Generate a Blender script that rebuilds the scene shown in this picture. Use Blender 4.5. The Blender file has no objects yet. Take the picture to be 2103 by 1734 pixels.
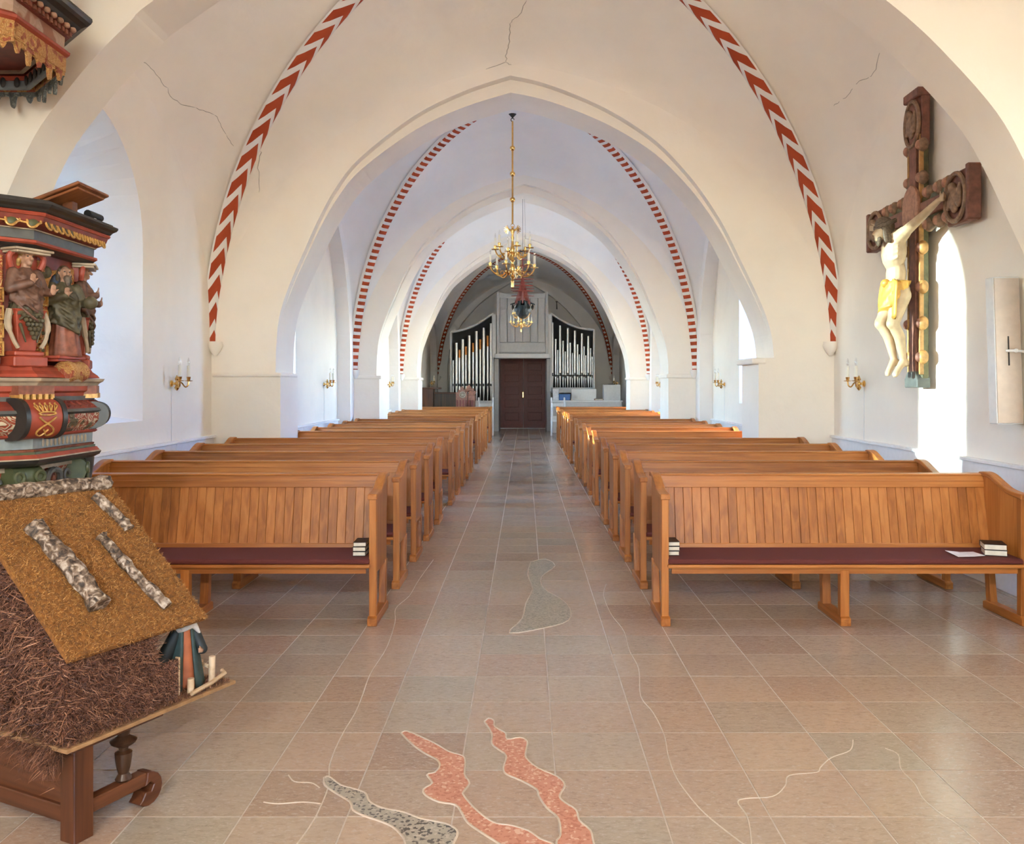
import bpy, bmesh, math, random
from mathutils import Vector, Matrix
from mathutils.geometry import tessellate_polygon
random.seed(7)
SC = bpy.context.scene
COL = SC.collection
PI = math.pi
H_CAM = 1.6
F_PX = 1770.0

# ------------------------------------------------------------------ camera
cam_d = bpy.data.cameras.new('camera')
cam = bpy.data.objects.new('camera', cam_d); COL.objects.link(cam)
cam.location = (0, 0, H_CAM); cam.rotation_euler = (PI/2, 0, 0)
cam_d.sensor_width = 36.0; cam_d.lens = 36.0*F_PX/2103.0
cam_d.shift_x = -26.5/2103.0; cam_d.shift_y = -75.0/2103.0
cam_d.clip_start = 0.05; cam_d.clip_end = 200
SC.camera = cam

# ------------------------------------------------------------------ sky, sun, exposure
world = bpy.data.worlds.new('world'); SC.world = world; world.use_nodes = True
wn = world.node_tree.nodes; wl = world.node_tree.links
bg = wn['Background']
sky = wn.new('ShaderNodeTexSky'); sky.sky_type = 'NISHITA'; sky.sun_disc = False
sky.sun_elevation = math.radians(34); sky.sun_rotation = math.radians(-105); sky.air_density = 1.0; sky.dust_density = 0.1; sky.ozone_density = 2.5
wl.new(sky.outputs['Color'], bg.inputs['Color'])
bg.inputs['Strength'].default_value = 2.6
sun_d = bpy.data.lights.new('sun', 'SUN'); sun_d.energy = 50.0; sun_d.angle = math.radians(0.7)
sun_d.color = (1.0, 0.72, 0.42)
sun = bpy.data.objects.new('sun', sun_d); COL.objects.link(sun)
sun.rotation_euler = Vector((1.0, 0.004, -math.tan(math.radians(5.2)))).to_track_quat('-Z', 'Y').to_euler()
SC.view_settings.view_transform = 'Standard'; SC.view_settings.look = 'None'
SC.view_settings.gamma = 1.0; SC.view_settings.use_curve_mapping = False
SC.view_settings.exposure = 1.43
cy = SC.cycles
cy.use_denoising = True
cy.use_adaptive_sampling = True; cy.adaptive_threshold = 0.12; cy.adaptive_min_samples = 20; cy.use_light_tree = False
cy.max_bounces = 7; cy.diffuse_bounces = 6; cy.glossy_bounces = 3; cy.transparent_max_bounces = 8
cy.sample_clamp_indirect = 6.0
cy.caustics_reflective = False; cy.caustics_refractive = False

# ------------------------------------------------------------------ materials
M = {}
def nodes_of(name, rough=0.6, metal=0.0, spec=0.5):
    m = bpy.data.materials.new(name); m.use_nodes = True; M[name] = m
    nt = m.node_tree; b = nt.nodes['Principled BSDF']
    b.inputs['Roughness'].default_value = rough; b.inputs['Metallic'].default_value = metal
    b.inputs['Specular IOR Level'].default_value = spec
    return m, nt, b
def N(nt, t, **kw):
    n = nt.nodes.new(t)
    for k, v in kw.items():
        if k.startswith('i_'):
            key = k[2:]
            n.inputs[int(key) if key.isdigit() else key.replace('_', ' ')].default_value = v
        else: setattr(n, k, v)
    return n
def L(nt, a, ao, b, bi): nt.links.new(a.outputs[ao], b.inputs[bi])
def ramp(nt, stops):
    r = nt.nodes.new('ShaderNodeValToRGB'); e = r.color_ramp.elements
    while len(e) < len(stops): e.new(0.5)
    for i, (p, c) in enumerate(stops):
        e[i].position = p; e[i].color = (c[0], c[1], c[2], 1)
    return r
def coords(nt, scale=(1, 1, 1), kind='Object'):
    tc = N(nt, 'ShaderNodeTexCoord'); mp = N(nt, 'ShaderNodeMapping'); mp.inputs['Scale'].default_value = scale
    L(nt, tc, kind, mp, 'Vector'); return mp
def bump(nt, b, src, out, strength=0.2, dist=0.01):
    bn = N(nt, 'ShaderNodeBump', i_Strength=strength, i_Distance=dist)
    L(nt, src, out, bn, 'Height'); L(nt, bn, 'Normal', b, 'Normal'); return bn
def plain(name, c, rough=0.6, metal=0.0, noise=0.12, scale=18.0, bmp=0.06, spec=0.5):
    """one colour broken up by a little noise and relief"""
    m, nt, b = nodes_of(name, rough, metal, spec)
    mp = coords(nt); n = N(nt, 'ShaderNodeTexNoise', i_Scale=scale, i_Detail=4.0); L(nt, mp, 'Vector', n, 'Vector')
    lo = [max(0, x*(1-noise)) for x in c]; hi = [min(1, x*(1+noise)) for x in c]
    r = ramp(nt, [(0.3, lo), (0.7, hi)]); L(nt, n, 'Fac', r, 'Fac'); L(nt, r, 'Color', b, 'Base Color')
    if bmp: bump(nt, b, n, 'Fac', bmp, 0.004)
    return m
def plaster(name, c):
    m, nt, b = nodes_of(name, 0.92, 0, 0.2)
    mp = coords(nt); n = N(nt, 'ShaderNodeTexNoise', i_Scale=1.3, i_Detail=5.0, i_Roughness=0.6); L(nt, mp, 'Vector', n, 'Vector')
    r = ramp(nt, [(0.30, [x*0.955 for x in c]), (0.55, c), (0.8, [min(1, x*1.02) for x in c])])
    L(nt, n, 'Fac', r, 'Fac'); L(nt, r, 'Color', b, 'Base Color')
    n2 = N(nt, 'ShaderNodeTexNoise', i_Scale=4.5, i_Detail=8.0); L(nt, mp, 'Vector', n2, 'Vector')
    bump(nt, b, n2, 'Fac', 0.35, 0.02); return m
def wood(name, axis, dark, mid, light, rough=0.42, fine=1.0):
    m, nt, b = nodes_of(name, rough, 0, 0.45)
    s = [26*fine]*3; s['xyz'.index(axis)] = 1.4*fine
    tc = N(nt, 'ShaderNodeTexCoord'); oi = N(nt, 'ShaderNodeObjectInfo')
    ad = N(nt, 'ShaderNodeVectorMath', operation='ADD')
    sc = N(nt, 'ShaderNodeVectorMath', operation='SCALE'); sc.inputs[0].default_value = (13, 7, 9)
    L(nt, oi, 'Random', sc, 'Scale'); L(nt, tc, 'Object', ad, 0); L(nt, sc, 'Vector', ad, 1)
    mp = N(nt, 'ShaderNodeMapping'); mp.inputs['Scale'].default_value = s; L(nt, ad, 'Vector', mp, 'Vector')
    n = N(nt, 'ShaderNodeTexNoise', i_Scale=1.0, i_Detail=6.0, i_Distortion=0.8); L(nt, mp, 'Vector', n, 'Vector')
    mr = N(nt, 'ShaderNodeMapRange', i_To_Min=-0.13, i_To_Max=0.14); L(nt, oi, 'Random', mr, 'Value')
    a2 = N(nt, 'ShaderNodeMath', operation='ADD'); L(nt, n, 'Fac', a2, 0); L(nt, mr, 'Result', a2, 1)
    r = ramp(nt, [(0.28, dark), (0.5, mid), (0.72, light)]); L(nt, a2, 'Value', r, 'Fac'); L(nt, r, 'Color', b, 'Base Color')
    bump(nt, b, n, 'Fac', 0.06, 0.003); return m
def ornament(name, ca, cb, cc, scale=22.0, rough=0.5, bm=0.6):
    """carved scrollwork: swirling raised lines over a ground"""
    m, nt, b = nodes_of(name, rough)
    mp = coords(nt)
    n = N(nt, 'ShaderNodeTexNoise', i_Scale=scale*1.1, i_Detail=0.6, i_Distortion=1.2); L(nt, mp, 'Vector', n, 'Vector')
    k = N(nt, 'ShaderNodeMath', operation='MULTIPLY'); k.inputs[1].default_value = 7.0; L(nt, n, 'Fac', k, 0)
    pp = N(nt, 'ShaderNodeMath', operation='PINGPONG'); pp.inputs[1].default_value = 0.5; L(nt, k, 0, pp, 0)
    n2 = N(nt, 'ShaderNodeTexNoise', i_Scale=scale*0.9, i_Detail=1.0); L(nt, mp, 'Vector', n2, 'Vector')
    r1 = ramp(nt, [(0.0, ca), (0.26, ca), (0.32, cb), (0.5, cb)]); L(nt, pp, 0, r1, 'Fac')
    r2 = ramp(nt, [(0.56, (0, 0, 0)), (0.60, (1, 1, 1))]); L(nt, n2, 'Fac', r2, 'Fac')
    mx = N(nt, 'ShaderNodeMix', data_type='RGBA'); L(nt, r2, 'Color', mx, 'Factor'); L(nt, r1, 'Color', mx, 6); mx.inputs[7].default_value = (*cc, 1)
    L(nt, mx, 2, b, 'Base Color'); bump(nt, b, pp, 0, bm, 0.012); return m

plaster('plaster', (0.88, 0.81, 0.71))
plaster('plaster_white', (0.86, 0.83, 0.795))
OAK = ((0.275, 0.088, 0.014), (0.40, 0.135, 0.024), (0.50, 0.19, 0.042))
for ax in 'xyz': wood('oak_'+ax, ax, *OAK)
DW = ((0.055, 0.017, 0.007), (0.095, 0.030, 0.011), (0.145, 0.050, 0.019))
for ax in 'xyz': wood('brown_wood_'+ax, ax, *DW, rough=0.38)
wood('dark_wood', 'z', (0.02, 0.010, 0.006), (0.05, 0.022, 0.011), (0.08, 0.038, 0.018), rough=0.28)
wood('pale_wood', 'x', (0.36, 0.24, 0.13), (0.52, 0.37, 0.22), (0.66, 0.50, 0.33))
plain('red_cushion', (0.115, 0.020, 0.014), 0.85, bmp=0.2, scale=160)
plain('book_black', (0.012, 0.011, 0.010), 0.5)
plain('book_page', (0.72, 0.66, 0.52), 0.8)
plain('paper', (0.82, 0.81, 0.80), 0.8)
plain('white_paint', (0.74, 0.73, 0.70), 0.45, noise=0.04)
plain('grey_paint', (0.44, 0.43, 0.42), 0.5, noise=0.05)
plain('pale_grey_paint', (0.56, 0.55, 0.53), 0.5, noise=0.05)
plain('black_void', (0.006, 0.006, 0.007), 0.7)
plain('tin_pipe', (0.74, 0.73, 0.71), 0.30, 0.75, noise=0.04, bmp=0)
plain('copper_pipe', (0.55, 0.22, 0.06), 0.35, 0.7)
plain('door_red', (0.15, 0.022, 0.017), 0.45, noise=0.15)
plain('brass', (0.78, 0.50, 0.18), 0.20, 1.0, noise=0.10, bmp=0.02)
plain('candle', (0.82, 0.78, 0.66), 0.45, noise=0.03)
plain('iron', (0.03, 0.03, 0.03), 0.5, 0.6)
plain('grout', (0.50, 0.43, 0.35), 0.8)
plain('hull_green', (0.014, 0.026, 0.025), 0.65)
plain('rig_red', (0.30, 0.065, 0.045), 0.6)
plain('blue_plastic', (0.02, 0.10, 0.30), 0.4)
plain('crack_grey', (0.40, 0.355, 0.30), 0.9)
plain('dark_grout', (0.10, 0.08, 0.06), 0.9)
plain('paint_red', (0.29, 0.047, 0.022), 0.5, noise=0.2)
plain('paint_dark_red', (0.17, 0.026, 0.014), 0.5, noise=0.25)
plain('paint_black', (0.022, 0.020, 0.018), 0.4, noise=0.3)
plain('paint_grey', (0.085, 0.088, 0.082), 0.45, noise=0.2)
plain('paint_cream', (0.36, 0.285, 0.20), 0.55, noise=0.2)
plain('paint_green', (0.065, 0.075, 0.030), 0.5, noise=0.3)
plain('paint_blue_grey', (0.20, 0.23, 0.23), 0.5, noise=0.2)
plain('gilt', (0.46, 0.25, 0.065), 0.42, 0.25, noise=0.35, scale=60)
plain('flesh_paint', (0.33, 0.18, 0.11), 0.5, noise=0.25)
plain('robe_olive', (0.066, 0.054, 0.026), 0.55, noise=0.4, scale=30)
plain('robe_brown', (0.115, 0.055, 0.034), 0.55, noise=0.4, scale=30)
plain('robe_rust', (0.20, 0.062, 0.032), 0.55, noise=0.35, scale=30)
plain('hair_dark', (0.035, 0.025, 0.018), 0.6, noise=0.4, bmp=0.5, scale=60)
plain('hair_gold', (0.38, 0.22, 0.06), 0.45, noise=0.4, bmp=0.5, scale=60)
ornament('carving_red_gold', (0.30, 0.050, 0.022), (0.50, 0.28, 0.08), (0.42, 0.20, 0.05), 20)
ornament('carving_gold', (0.40, 0.18, 0.05), (0.50, 0.28, 0.09), (0.30, 0.07, 0.03), 26)
ornament('carving_cream_red', (0.28, 0.050, 0.022), (0.50, 0.42, 0.30), (0.10, 0.09, 0.05), 13)
ornament('carving_grey', (0.10, 0.115, 0.11), (0.20, 0.22, 0.20), (0.06, 0.07, 0.07), 20)
ornament('marbled', (0.38, 0.25, 0.17), (0.42, 0.28, 0.20), (0.27, 0.11, 0.06), 9, bm=0.05)
plain('cross_red', (0.19, 0.075, 0.048), 0.6, noise=0.3)
plain('cross_brown', (0.24, 0.145, 0.085), 0.6, noise=0.35, scale=25)
plain('cross_rose', (0.36, 0.18, 0.115), 0.6, noise=0.3, scale=25)
plain('cross_green', (0.095, 0.085, 0.035), 0.55, noise=0.3)
plain('cross_gold', (0.42, 0.22, 0.07), 0.5, noise=0.3)
plain('corpus', (0.46, 0.33, 0.20), 0.55, noise=0.12, scale=14)
plain('loincloth', (0.55, 0.30, 0.055), 0.5, 0.2, noise=0.2)
wood('book_rest_wood', 'x', (0.13, 0.042, 0.014), (0.20, 0.068, 0.022), (0.28, 0.10, 0.035))
plain('hair_brown', (0.11, 0.075, 0.048), 0.6, noise=0.4, bmp=0.5, scale=60)
plain('wainscot', (0.82, 0.81, 0.79), 0.5, noise=0.03)
plain('speaker_beige', (0.52, 0.43, 0.34), 0.6, noise=0.06)
plain('bulb_white', (0.85, 0.83, 0.78), 0.2, noise=0.02)
plain('cloak_green', (0.030, 0.055, 0.050), 0.6, noise=0.35)
plain('cloak_dark', (0.008, 0.014, 0.016), 0.6, noise=0.35)
plain('robe_orange', (0.42, 0.12, 0.045), 0.6, noise=0.2)
plain('scarf_white', (0.58, 0.53, 0.48), 0.8)
plain('moss_ground', (0.045, 0.022, 0.014), 0.95, noise=0.4, bmp=0.8, scale=60)
plain('moss_ground_gold', (0.21, 0.085, 0.016), 0.95, noise=0.4, bmp=0.8, scale=60)
plain('board_edge', (0.30, 0.17, 0.075), 0.7, noise=0.25)
plain('bounce_ground', (0.58, 0.55, 0.50), 0.95, noise=0.15)
plain('terrazzo_rim', (0.55, 0.47, 0.37), 0.6)

def strand_mat(name, lo, mid, hi):
    m, nt, b = nodes_of(name, 0.7)
    g = N(nt, 'ShaderNodeNewGeometry'); r = ramp(nt, [(0.0, lo), (0.55, mid), (1.0, hi)])
    L(nt, g, 'Random Per Island', r, 'Fac'); L(nt, r, 'Color', b, 'Base Color')
strand_mat('moss_purple', (0.035, 0.011, 0.009), (0.15, 0.058, 0.034), (0.40, 0.20, 0.11))
strand_mat('moss_gold', (0.10, 0.035, 0.007), (0.27, 0.118, 0.024), (0.48, 0.25, 0.07))
m, nt, b = nodes_of('birch', 0.55)
mp = coords(nt, (1, 1, 1)); n = N(nt, 'ShaderNodeTexNoise', i_Scale=42.0, i_Detail=7.0, i_Distortion=0.8); L(nt, mp, 'Vector', n, 'Vector')
r = ramp(nt, [(0.36, (0.03, 0.02, 0.015)), (0.50, (0.17, 0.115, 0.075)), (0.68, (0.52, 0.44, 0.36))]); L(nt, n, 'Fac', r, 'Fac'); L(nt, r, 'Color', b, 'Base Color')
bump(nt, b, n, 'Fac', 0.9, 0.01)

def stone(name, rnd):
    m, nt, b = nodes_of(name, 0.3, 0, 0.75)
    oi = N(nt, 'ShaderNodeObjectInfo') if rnd == 'Random' else N(nt, 'ShaderNodeNewGeometry')
    key = 'Random' if rnd == 'Random' else 'Random Per Island'
    base = ramp(nt, [(0.0, (0.36, 0.255, 0.180)), (0.22, (0.45, 0.335, 0.243)), (0.42, (0.41, 0.332, 0.248)), (0.60, (0.47, 0.354, 0.253)), (0.80, (0.39, 0.336, 0.256)), (1.0, (0.43, 0.300, 0.215))])
    L(nt, oi, key, base, 'Fac')
    tc = N(nt, 'ShaderNodeTexCoord'); sc = N(nt, 'ShaderNodeVectorMath', operation='SCALE'); sc.inputs[0].default_value = (31, 17, 5); L(nt, oi, key, sc, 'Scale')
    ad = N(nt, 'ShaderNodeVectorMath', operation='ADD'); L(nt, tc, 'Object', ad, 0); L(nt, sc, 'Vector', ad, 1)
    mp = N(nt, 'ShaderNodeMapping'); mp.inputs['Scale'].default_value = (26, 56, 26); L(nt, ad, 'Vector', mp, 'Vector')
    n = N(nt, 'ShaderNodeTexNoise', i_Scale=1.0, i_Detail=8.0, i_Roughness=0.7, i_Distortion=0.5); L(nt, mp, 'Vector', n, 'Vector')
    mp2 = N(nt, 'ShaderNodeMapping'); mp2.inputs['Scale'].default_value = (48, 105, 48); L(nt, ad, 'Vector', mp2, 'Vector')
    n2 = N(nt, 'ShaderNodeTexNoise', i_Scale=1.0, i_Detail=4.0, i_Distortion=1.0); L(nt, mp2, 'Vector', n2, 'Vector')
    r1 = ramp(nt, [(0.30, (0.72, 0.70, 0.68)), (0.52, (1, 1, 1)), (0.75, (1.0, 0.98, 0.95))]); L(nt, n, 'Fac', r1, 'Fac')
    mu = N(nt, 'ShaderNodeMix', data_type='RGBA', blend_type='MULTIPLY'); mu.inputs['Factor'].default_value = 1
    L(nt, base, 'Color', mu, 6); L(nt, r1, 'Color', mu, 7)
    r2 = ramp(nt, [(0.56, (0, 0, 0)), (0.66, (0.7, 0.7, 0.7))]); L(nt, n2, 'Fac', r2, 'Fac')
    mx = N(nt, 'ShaderNodeMix', data_type='RGBA'); L(nt, r2, 'Color', mx, 'Factor'); L(nt, mu, 2, mx, 6); mx.inputs[7].default_value = (0.50, 0.42, 0.34, 1)
    L(nt, mx, 2, b, 'Base Color')
    rr = N(nt, 'ShaderNodeMapRange', i_From_Min=0.3, i_From_Max=0.7, i_To_Min=0.13, i_To_Max=0.27); L(nt, n, 'Fac', rr, 'Value'); L(nt, rr, 'Result', b, 'Roughness')
    bump(nt, b, n2, 'Fac', 0.16, 0.004)
stone('floor_stone', 'Random'); stone('floor_stone_far', 'Island')
def terrazzo(name, ground, chips, dark):
    m, nt, b = nodes_of(name, 0.35)
    mp = coords(nt); v = N(nt, 'ShaderNodeTexVoronoi', i_Scale=95.0); L(nt, mp, 'Vector', v, 'Vector')
    sp = N(nt, 'ShaderNodeSeparateColor'); L(nt, v, 'Color', sp, 'Color')
    r = ramp(nt, [(0.0, dark), (0.22, ground), (0.7, ground), (0.85, chips)]); r.color_ramp.interpolation = 'CONSTANT'
    L(nt, sp, 'Red', r, 'Fac'); L(nt, r, 'Color', b, 'Base Color')
terrazzo('terrazzo_pink', (0.56, 0.26, 0.17), (0.68, 0.45, 0.33), (0.46, 0.18, 0.11))
terrazzo('terrazzo_grey', (0.37, 0.34, 0.27), (0.46, 0.42, 0.34), (0.10, 0.09, 0.08))
terrazzo('terrazzo_green', (0.39, 0.36, 0.28), (0.47, 0.43, 0.34), (0.26, 0.24, 0.18))

def rib_mat(name, mode, period, duty, slope=0.0, white=(0.80, 0.76, 0.71)):
    m, nt, b = nodes_of(name, 0.9, 0, 0.2)
    uv = N(nt, 'ShaderNodeUVMap', uv_map='uv'); sp = N(nt, 'ShaderNodeSeparateXYZ'); L(nt, uv, 'UV', sp, 'Vector')
    def mth(op, a, bb=None, clamp=False):
        x = N(nt, 'ShaderNodeMath', operation=op); x.use_clamp = clamp
        for i, q in enumerate((a, bb)):
            if q is None: continue
            if isinstance(q, (int, float)): x.inputs[i].default_value = q
            else: nt.links.new(q, x.inputs[i])
        return x.outputs[0]
    u, v = sp.outputs['X'], sp.outputs['Y']
    av = mth('ABSOLUTE', v)
    wob = N(nt, 'ShaderNodeTexNoise', i_Scale=3.0); wv = mth('MULTIPLY', mth('SUBTRACT', wob.outputs['Fac'], 0.5), 0.06)
    if mode == 'chevron':
        t = mth('FRACT', mth('DIVIDE', mth('ADD', mth('ADD', u, wv), mth('MULTIPLY', av, slope)), period))
        fac = mth('MULTIPLY', mth('LESS_THAN', t, duty), mth('LESS_THAN', av, 0.86))
    elif mode == 'stripe':
        t = mth('FRACT', mth('DIVIDE', mth('ADD', u, mth('MULTIPLY', wv, 0.3)), period))
        fac = mth('MULTIPLY', mth('LESS_THAN', t, duty), mth('LESS_THAN', av, 0.84))
    else:
        t = mth('ABSOLUTE', mth('SUBTRACT', mth('FRACT', mth('DIVIDE', u, period)), 0.5))
        d = mth('ADD', mth('MULTIPLY', t, 1.25), mth('MULTIPLY', av, 0.72))
        fac = mth('MULTIPLY', mth('GREATER_THAN', d, 0.40), mth('LESS_THAN', av, 0.72))
    fac = mth('MULTIPLY', fac, mth('GREATER_THAN', u, 0.05))
    n = N(nt, 'ShaderNodeTexNoise', i_Scale=9.0, i_Detail=5.0)
    r = ramp(nt, [(0.3, (0.36, 0.058, 0.022)), (0.7, (0.46, 0.085, 0.034))]); L(nt, n, 'Fac', r, 'Fac')
    mx = N(nt, 'ShaderNodeMix', data_type='RGBA'); nt.links.new(fac, mx.inputs['Factor']); mx.inputs[6].default_value = (*white, 1); L(nt, r, 'Color', mx, 7)
    L(nt, mx, 2, b, 'Base Color'); bump(nt, b, n, 'Fac', 0.2, 0.01)
rib_mat('rib_chevron', 'chevron', 0.335, 0.60, 0.26)
rib_mat('rib_stripe', 'stripe', 0.130, 0.54)
rib_mat('rib_diamond', 'diamond', 0.17, 0.5)
# window glass: panes that let the light straight through and mirror a little
for gname, gcol in (('window_glass', (0.90, 0.93, 0.95)), ('dimming_blue_glass', (0.075, 0.135, 0.215)), ('skylight_tint_glass', (0.13, 0.33, 0.68)), ('dimming_pale_glass', (0.44, 0.50, 0.56))):
    m = bpy.data.materials.new(gname); m.use_nodes = True; M[gname] = m; nt = m.node_tree
    nt.nodes.remove(nt.nodes['Principled BSDF']); tr = N(nt, 'ShaderNodeBsdfTransparent'); gl = N(nt, 'ShaderNodeBsdfGlossy', i_Roughness=0.05)
    tr.inputs['Color'].default_value = (*gcol, 1)  # blue tints added to dim and cool the daylight on the reveals
    mxs = N(nt, 'ShaderNodeMixShader'); mxs.inputs[0].default_value = 0.06; L(nt, tr, 0, mxs, 1); L(nt, gl, 0, mxs, 2); L(nt, mxs, 0, nt.nodes['Material Output'], 'Surface')
m = bpy.data.materials.new('lamp_glass'); m.use_nodes = True; M['lamp_glass'] = m; nt = m.node_tree
nt.nodes.remove(nt.nodes['Principled BSDF']); tr = N(nt, 'ShaderNodeBsdfTransparent'); gl = N(nt, 'ShaderNodeBsdfGlossy', i_Roughness=0.03)
mxs = N(nt, 'ShaderNodeMixShader'); mxs.inputs[0].default_value = 0.22; L(nt, tr, 0, mxs, 1); L(nt, gl, 0, mxs, 2); L(nt, mxs, 0, nt.nodes['Material Output'], 'Surface')
# ------------------------------------------------------------------ mesh helpers
class MB:
    def __init__(s): s.v = []; s.f = []; s.M = None
    def add(s, vs, fs):
        o = len(s.v)
        s.v += [tuple(s.M @ Vector(p)) if s.M else tuple(p) for p in vs]
        s.f += [tuple(i+o for i in f) for f in fs]; return s
    def box(s, x0, x1, y0, y1, z0, z1):
        return s.add([(x0,y0,z0),(x1,y0,z0),(x1,y1,z0),(x0,y1,z0),(x0,y0,z1),(x1,y0,z1),(x1,y1,z1),(x0,y1,z1)],
            [(0,3,2,1),(4,5,6,7),(0,1,5,4),(1,2,6,5),(2,3,7,6),(3,0,4,7)])
    def prism(s, pts, plane, a, b):
        """outline in a plane, pushed from a to b along the third axis"""
        P = {'xy': lambda p, t: (p[0], p[1], t), 'xz': lambda p, t: (p[0], t, p[1]), 'yz': lambda p, t: (t, p[0], p[1])}[plane]
        n = len(pts); vs = [P(p, a) for p in pts]+[P(p, b) for p in pts]
        return s.add(vs, [tuple(range(n)), tuple(range(2*n-1, n-1, -1))]+[(i, (i+1) % n, n+(i+1) % n, n+i) for i in range(n)])
    def loft(s, rings, caps=True, closed=True):
        n = len(rings[0]); vs = [p for r in rings for p in r]; fs = []
        for k in range(len(rings)-1):
            for i in range(n if closed else n-1):
                j = (i+1) % n; fs.append((k*n+i, k*n+j, (k+1)*n+j, (k+1)*n+i))
        if caps: fs += [tuple(range(n-1, -1, -1)), tuple((len(rings)-1)*n+i for i in range(n))]
        return s.add(vs, fs)
    def lathe(s, prof, c=(0, 0, 0), n=14, axis='z'):
        rings = []
        for r, h in prof:
            ring = []
            for i in range(n):
                a = 2*PI*i/n; x, y = max(r, 1e-4)*math.cos(a), max(r, 1e-4)*math.sin(a)
                p = {'z': (x, y, h), 'x': (h, x, y), 'y': (y, h, x)}[axis]
                ring.append((c[0]+p[0], c[1]+p[1], c[2]+p[2]))
            rings.append(ring)
        return s.loft(rings)
    def tube(s, pts, r, n=8, flat=None):
        P = [Vector(p) for p in pts]; rr = r if isinstance(r, (list, tuple)) else [r]*len(P)
        rings = []; up = Vector((0, 0, 1)); prev = None
        for i, p in enumerate(P):
            t = (P[min(i+1, len(P)-1)]-P[max(i-1, 0)])
            t = t.normalized() if t.length > 1e-9 else Vector((0, 0, 1))
            if prev is None:
                a = t.cross(up); a = t.cross(Vector((1, 0, 0))) if a.length < 1e-3 else a
            else:
                a = prev - t*prev.dot(t)
                if a.length < 1e-5: a = t.cross(up)
            a.normalize(); prev = a; b = t.cross(a)
            rings.append([tuple(p+(a*math.cos(2*PI*k/n)+b*math.sin(2*PI*k/n)*(flat or 1))*rr[i]) for k in range(n)])
        return s.loft(rings)
    def ell(s, c, r, n=14, m=9, R=None):
        r = (r, r, r) if isinstance(r, (int, float)) else r; rings = []
        for j in range(m+1):
            th = PI*j/m; th = min(max(th, 0.04), PI-0.04); ring = []
            for i in range(n):
                a = 2*PI*i/n; p = Vector((r[0]*math.sin(th)*math.cos(a), r[1]*math.sin(th)*math.sin(a), -r[2]*math.cos(th)))
                if R: p = R @ p
                ring.append((c[0]+p.x, c[1]+p.y, c[2]+p.z))
            rings.append(ring)
        return s.loft(rings)
    def cap(s, p0, p1, r0, r1, n=12):
        p0, p1 = Vector(p0), Vector(p1); d = p1-p0; l = max(d.length, 1e-4); d = d/l; pts = []; rs = []
        for k in range(5):
            a = PI/2*(1-k/4); pts.append(p0-d*r0*math.sin(a)); rs.append(max(r0*math.cos(a), r0*0.05))
        for k in range(1, 6):
            a = PI/2*k/5; pts.append(p1+d*r1*math.sin(a)); rs.append(max(r1*math.cos(a), r1*0.05))
        return s.tube(pts, rs, n)
    def build(s, name, mat, parent=None, smooth=False, bevel=0, org=None, wind=True, seg=1):
        me = bpy.data.meshes.new(name)
        vs = [(x-org[0], y-org[1], z-org[2]) for x, y, z in s.v] if org else s.v
        me.from_pydata(vs, [], s.f)
        if wind:
            bm = bmesh.new(); bm.from_mesh(me); bmesh.ops.recalc_face_normals(bm, faces=bm.faces); bm.to_mesh(me); bm.free()
        me.materials.append(M[mat] if isinstance(mat, str) else mat)
        if smooth:
            me.polygons.foreach_set('use_smooth', [True]*len(me.polygons))
            if smooth != 'all': me.set_sharp_from_angle(angle=math.radians(42))
        o = bpy.data.objects.new(name, me); COL.objects.link(o)
        if org: o.location = org
        if parent: o.parent = parent
        if bevel:
            bv = o.modifiers.new('bevel', 'BEVEL'); bv.width = bevel; bv.segments = seg; bv.limit_method = 'ANGLE'
        return o
def tag(o, label=None, cat=None, group=None, kind=None):
    if label: o['label'] = label
    if cat: o['category'] = cat
    if group: o['group'] = group
    if kind: o['kind'] = kind
    return o
def empty(name, loc=(0, 0, 0), rz=0):
    o = bpy.data.objects.new(name, None); COL.objects.link(o); o.location = loc; o.rotation_euler = (0, 0, rz)
    o.empty_display_size = 0.1; return o
def copy_tree(o, parent=None):
    c = o.copy(); COL.objects.link(c); c.parent = parent
    for ch in list(o.children): copy_tree(ch, c)
    return c
def inst(o, parent, loc=None, rot=None):
    c = o.copy(); COL.objects.link(c); c.parent = parent
    if loc is not None: c.location = loc
    if rot is not None: c.rotation_euler = rot
    return c
def melt(o, voxel, smooth=4, fac=0.5):
    """fuse overlapping pieces of one body into one continuous skin"""
    r = o.modifiers.new('r', 'REMESH'); r.mode = 'VOXEL'; r.voxel_size = voxel
    if smooth: q = o.modifiers.new('s', 'SMOOTH'); q.iterations = smooth; q.factor = fac
    me = bpy.data.meshes.new_from_object(o.evaluated_get(bpy.context.evaluated_depsgraph_get()))
    old = o.data; o.modifiers.clear(); o.data = me; me.name = old.name
    if not me.materials: me.materials.append(old.materials[0])
    me.polygons.foreach_set('use_smooth', [True]*len(me.polygons)); return o
def spline(pts, per=6):
    """smooth curve through points of any dimension"""
    out = []; n = len(pts)
    for i in range(n-1):
        p = [pts[max(i-1, 0)], pts[i], pts[i+1], pts[min(i+2, n-1)]]
        for k in range(per):
            t = k/per
            out.append(tuple(0.5*((2*b)+(-a+c)*t+(2*a-5*b+4*c-d)*t*t+(-a+3*b-3*c+d)*t**3) for a, b, c, d in zip(*p)))
    out.append(tuple(pts[-1])); return out

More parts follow.
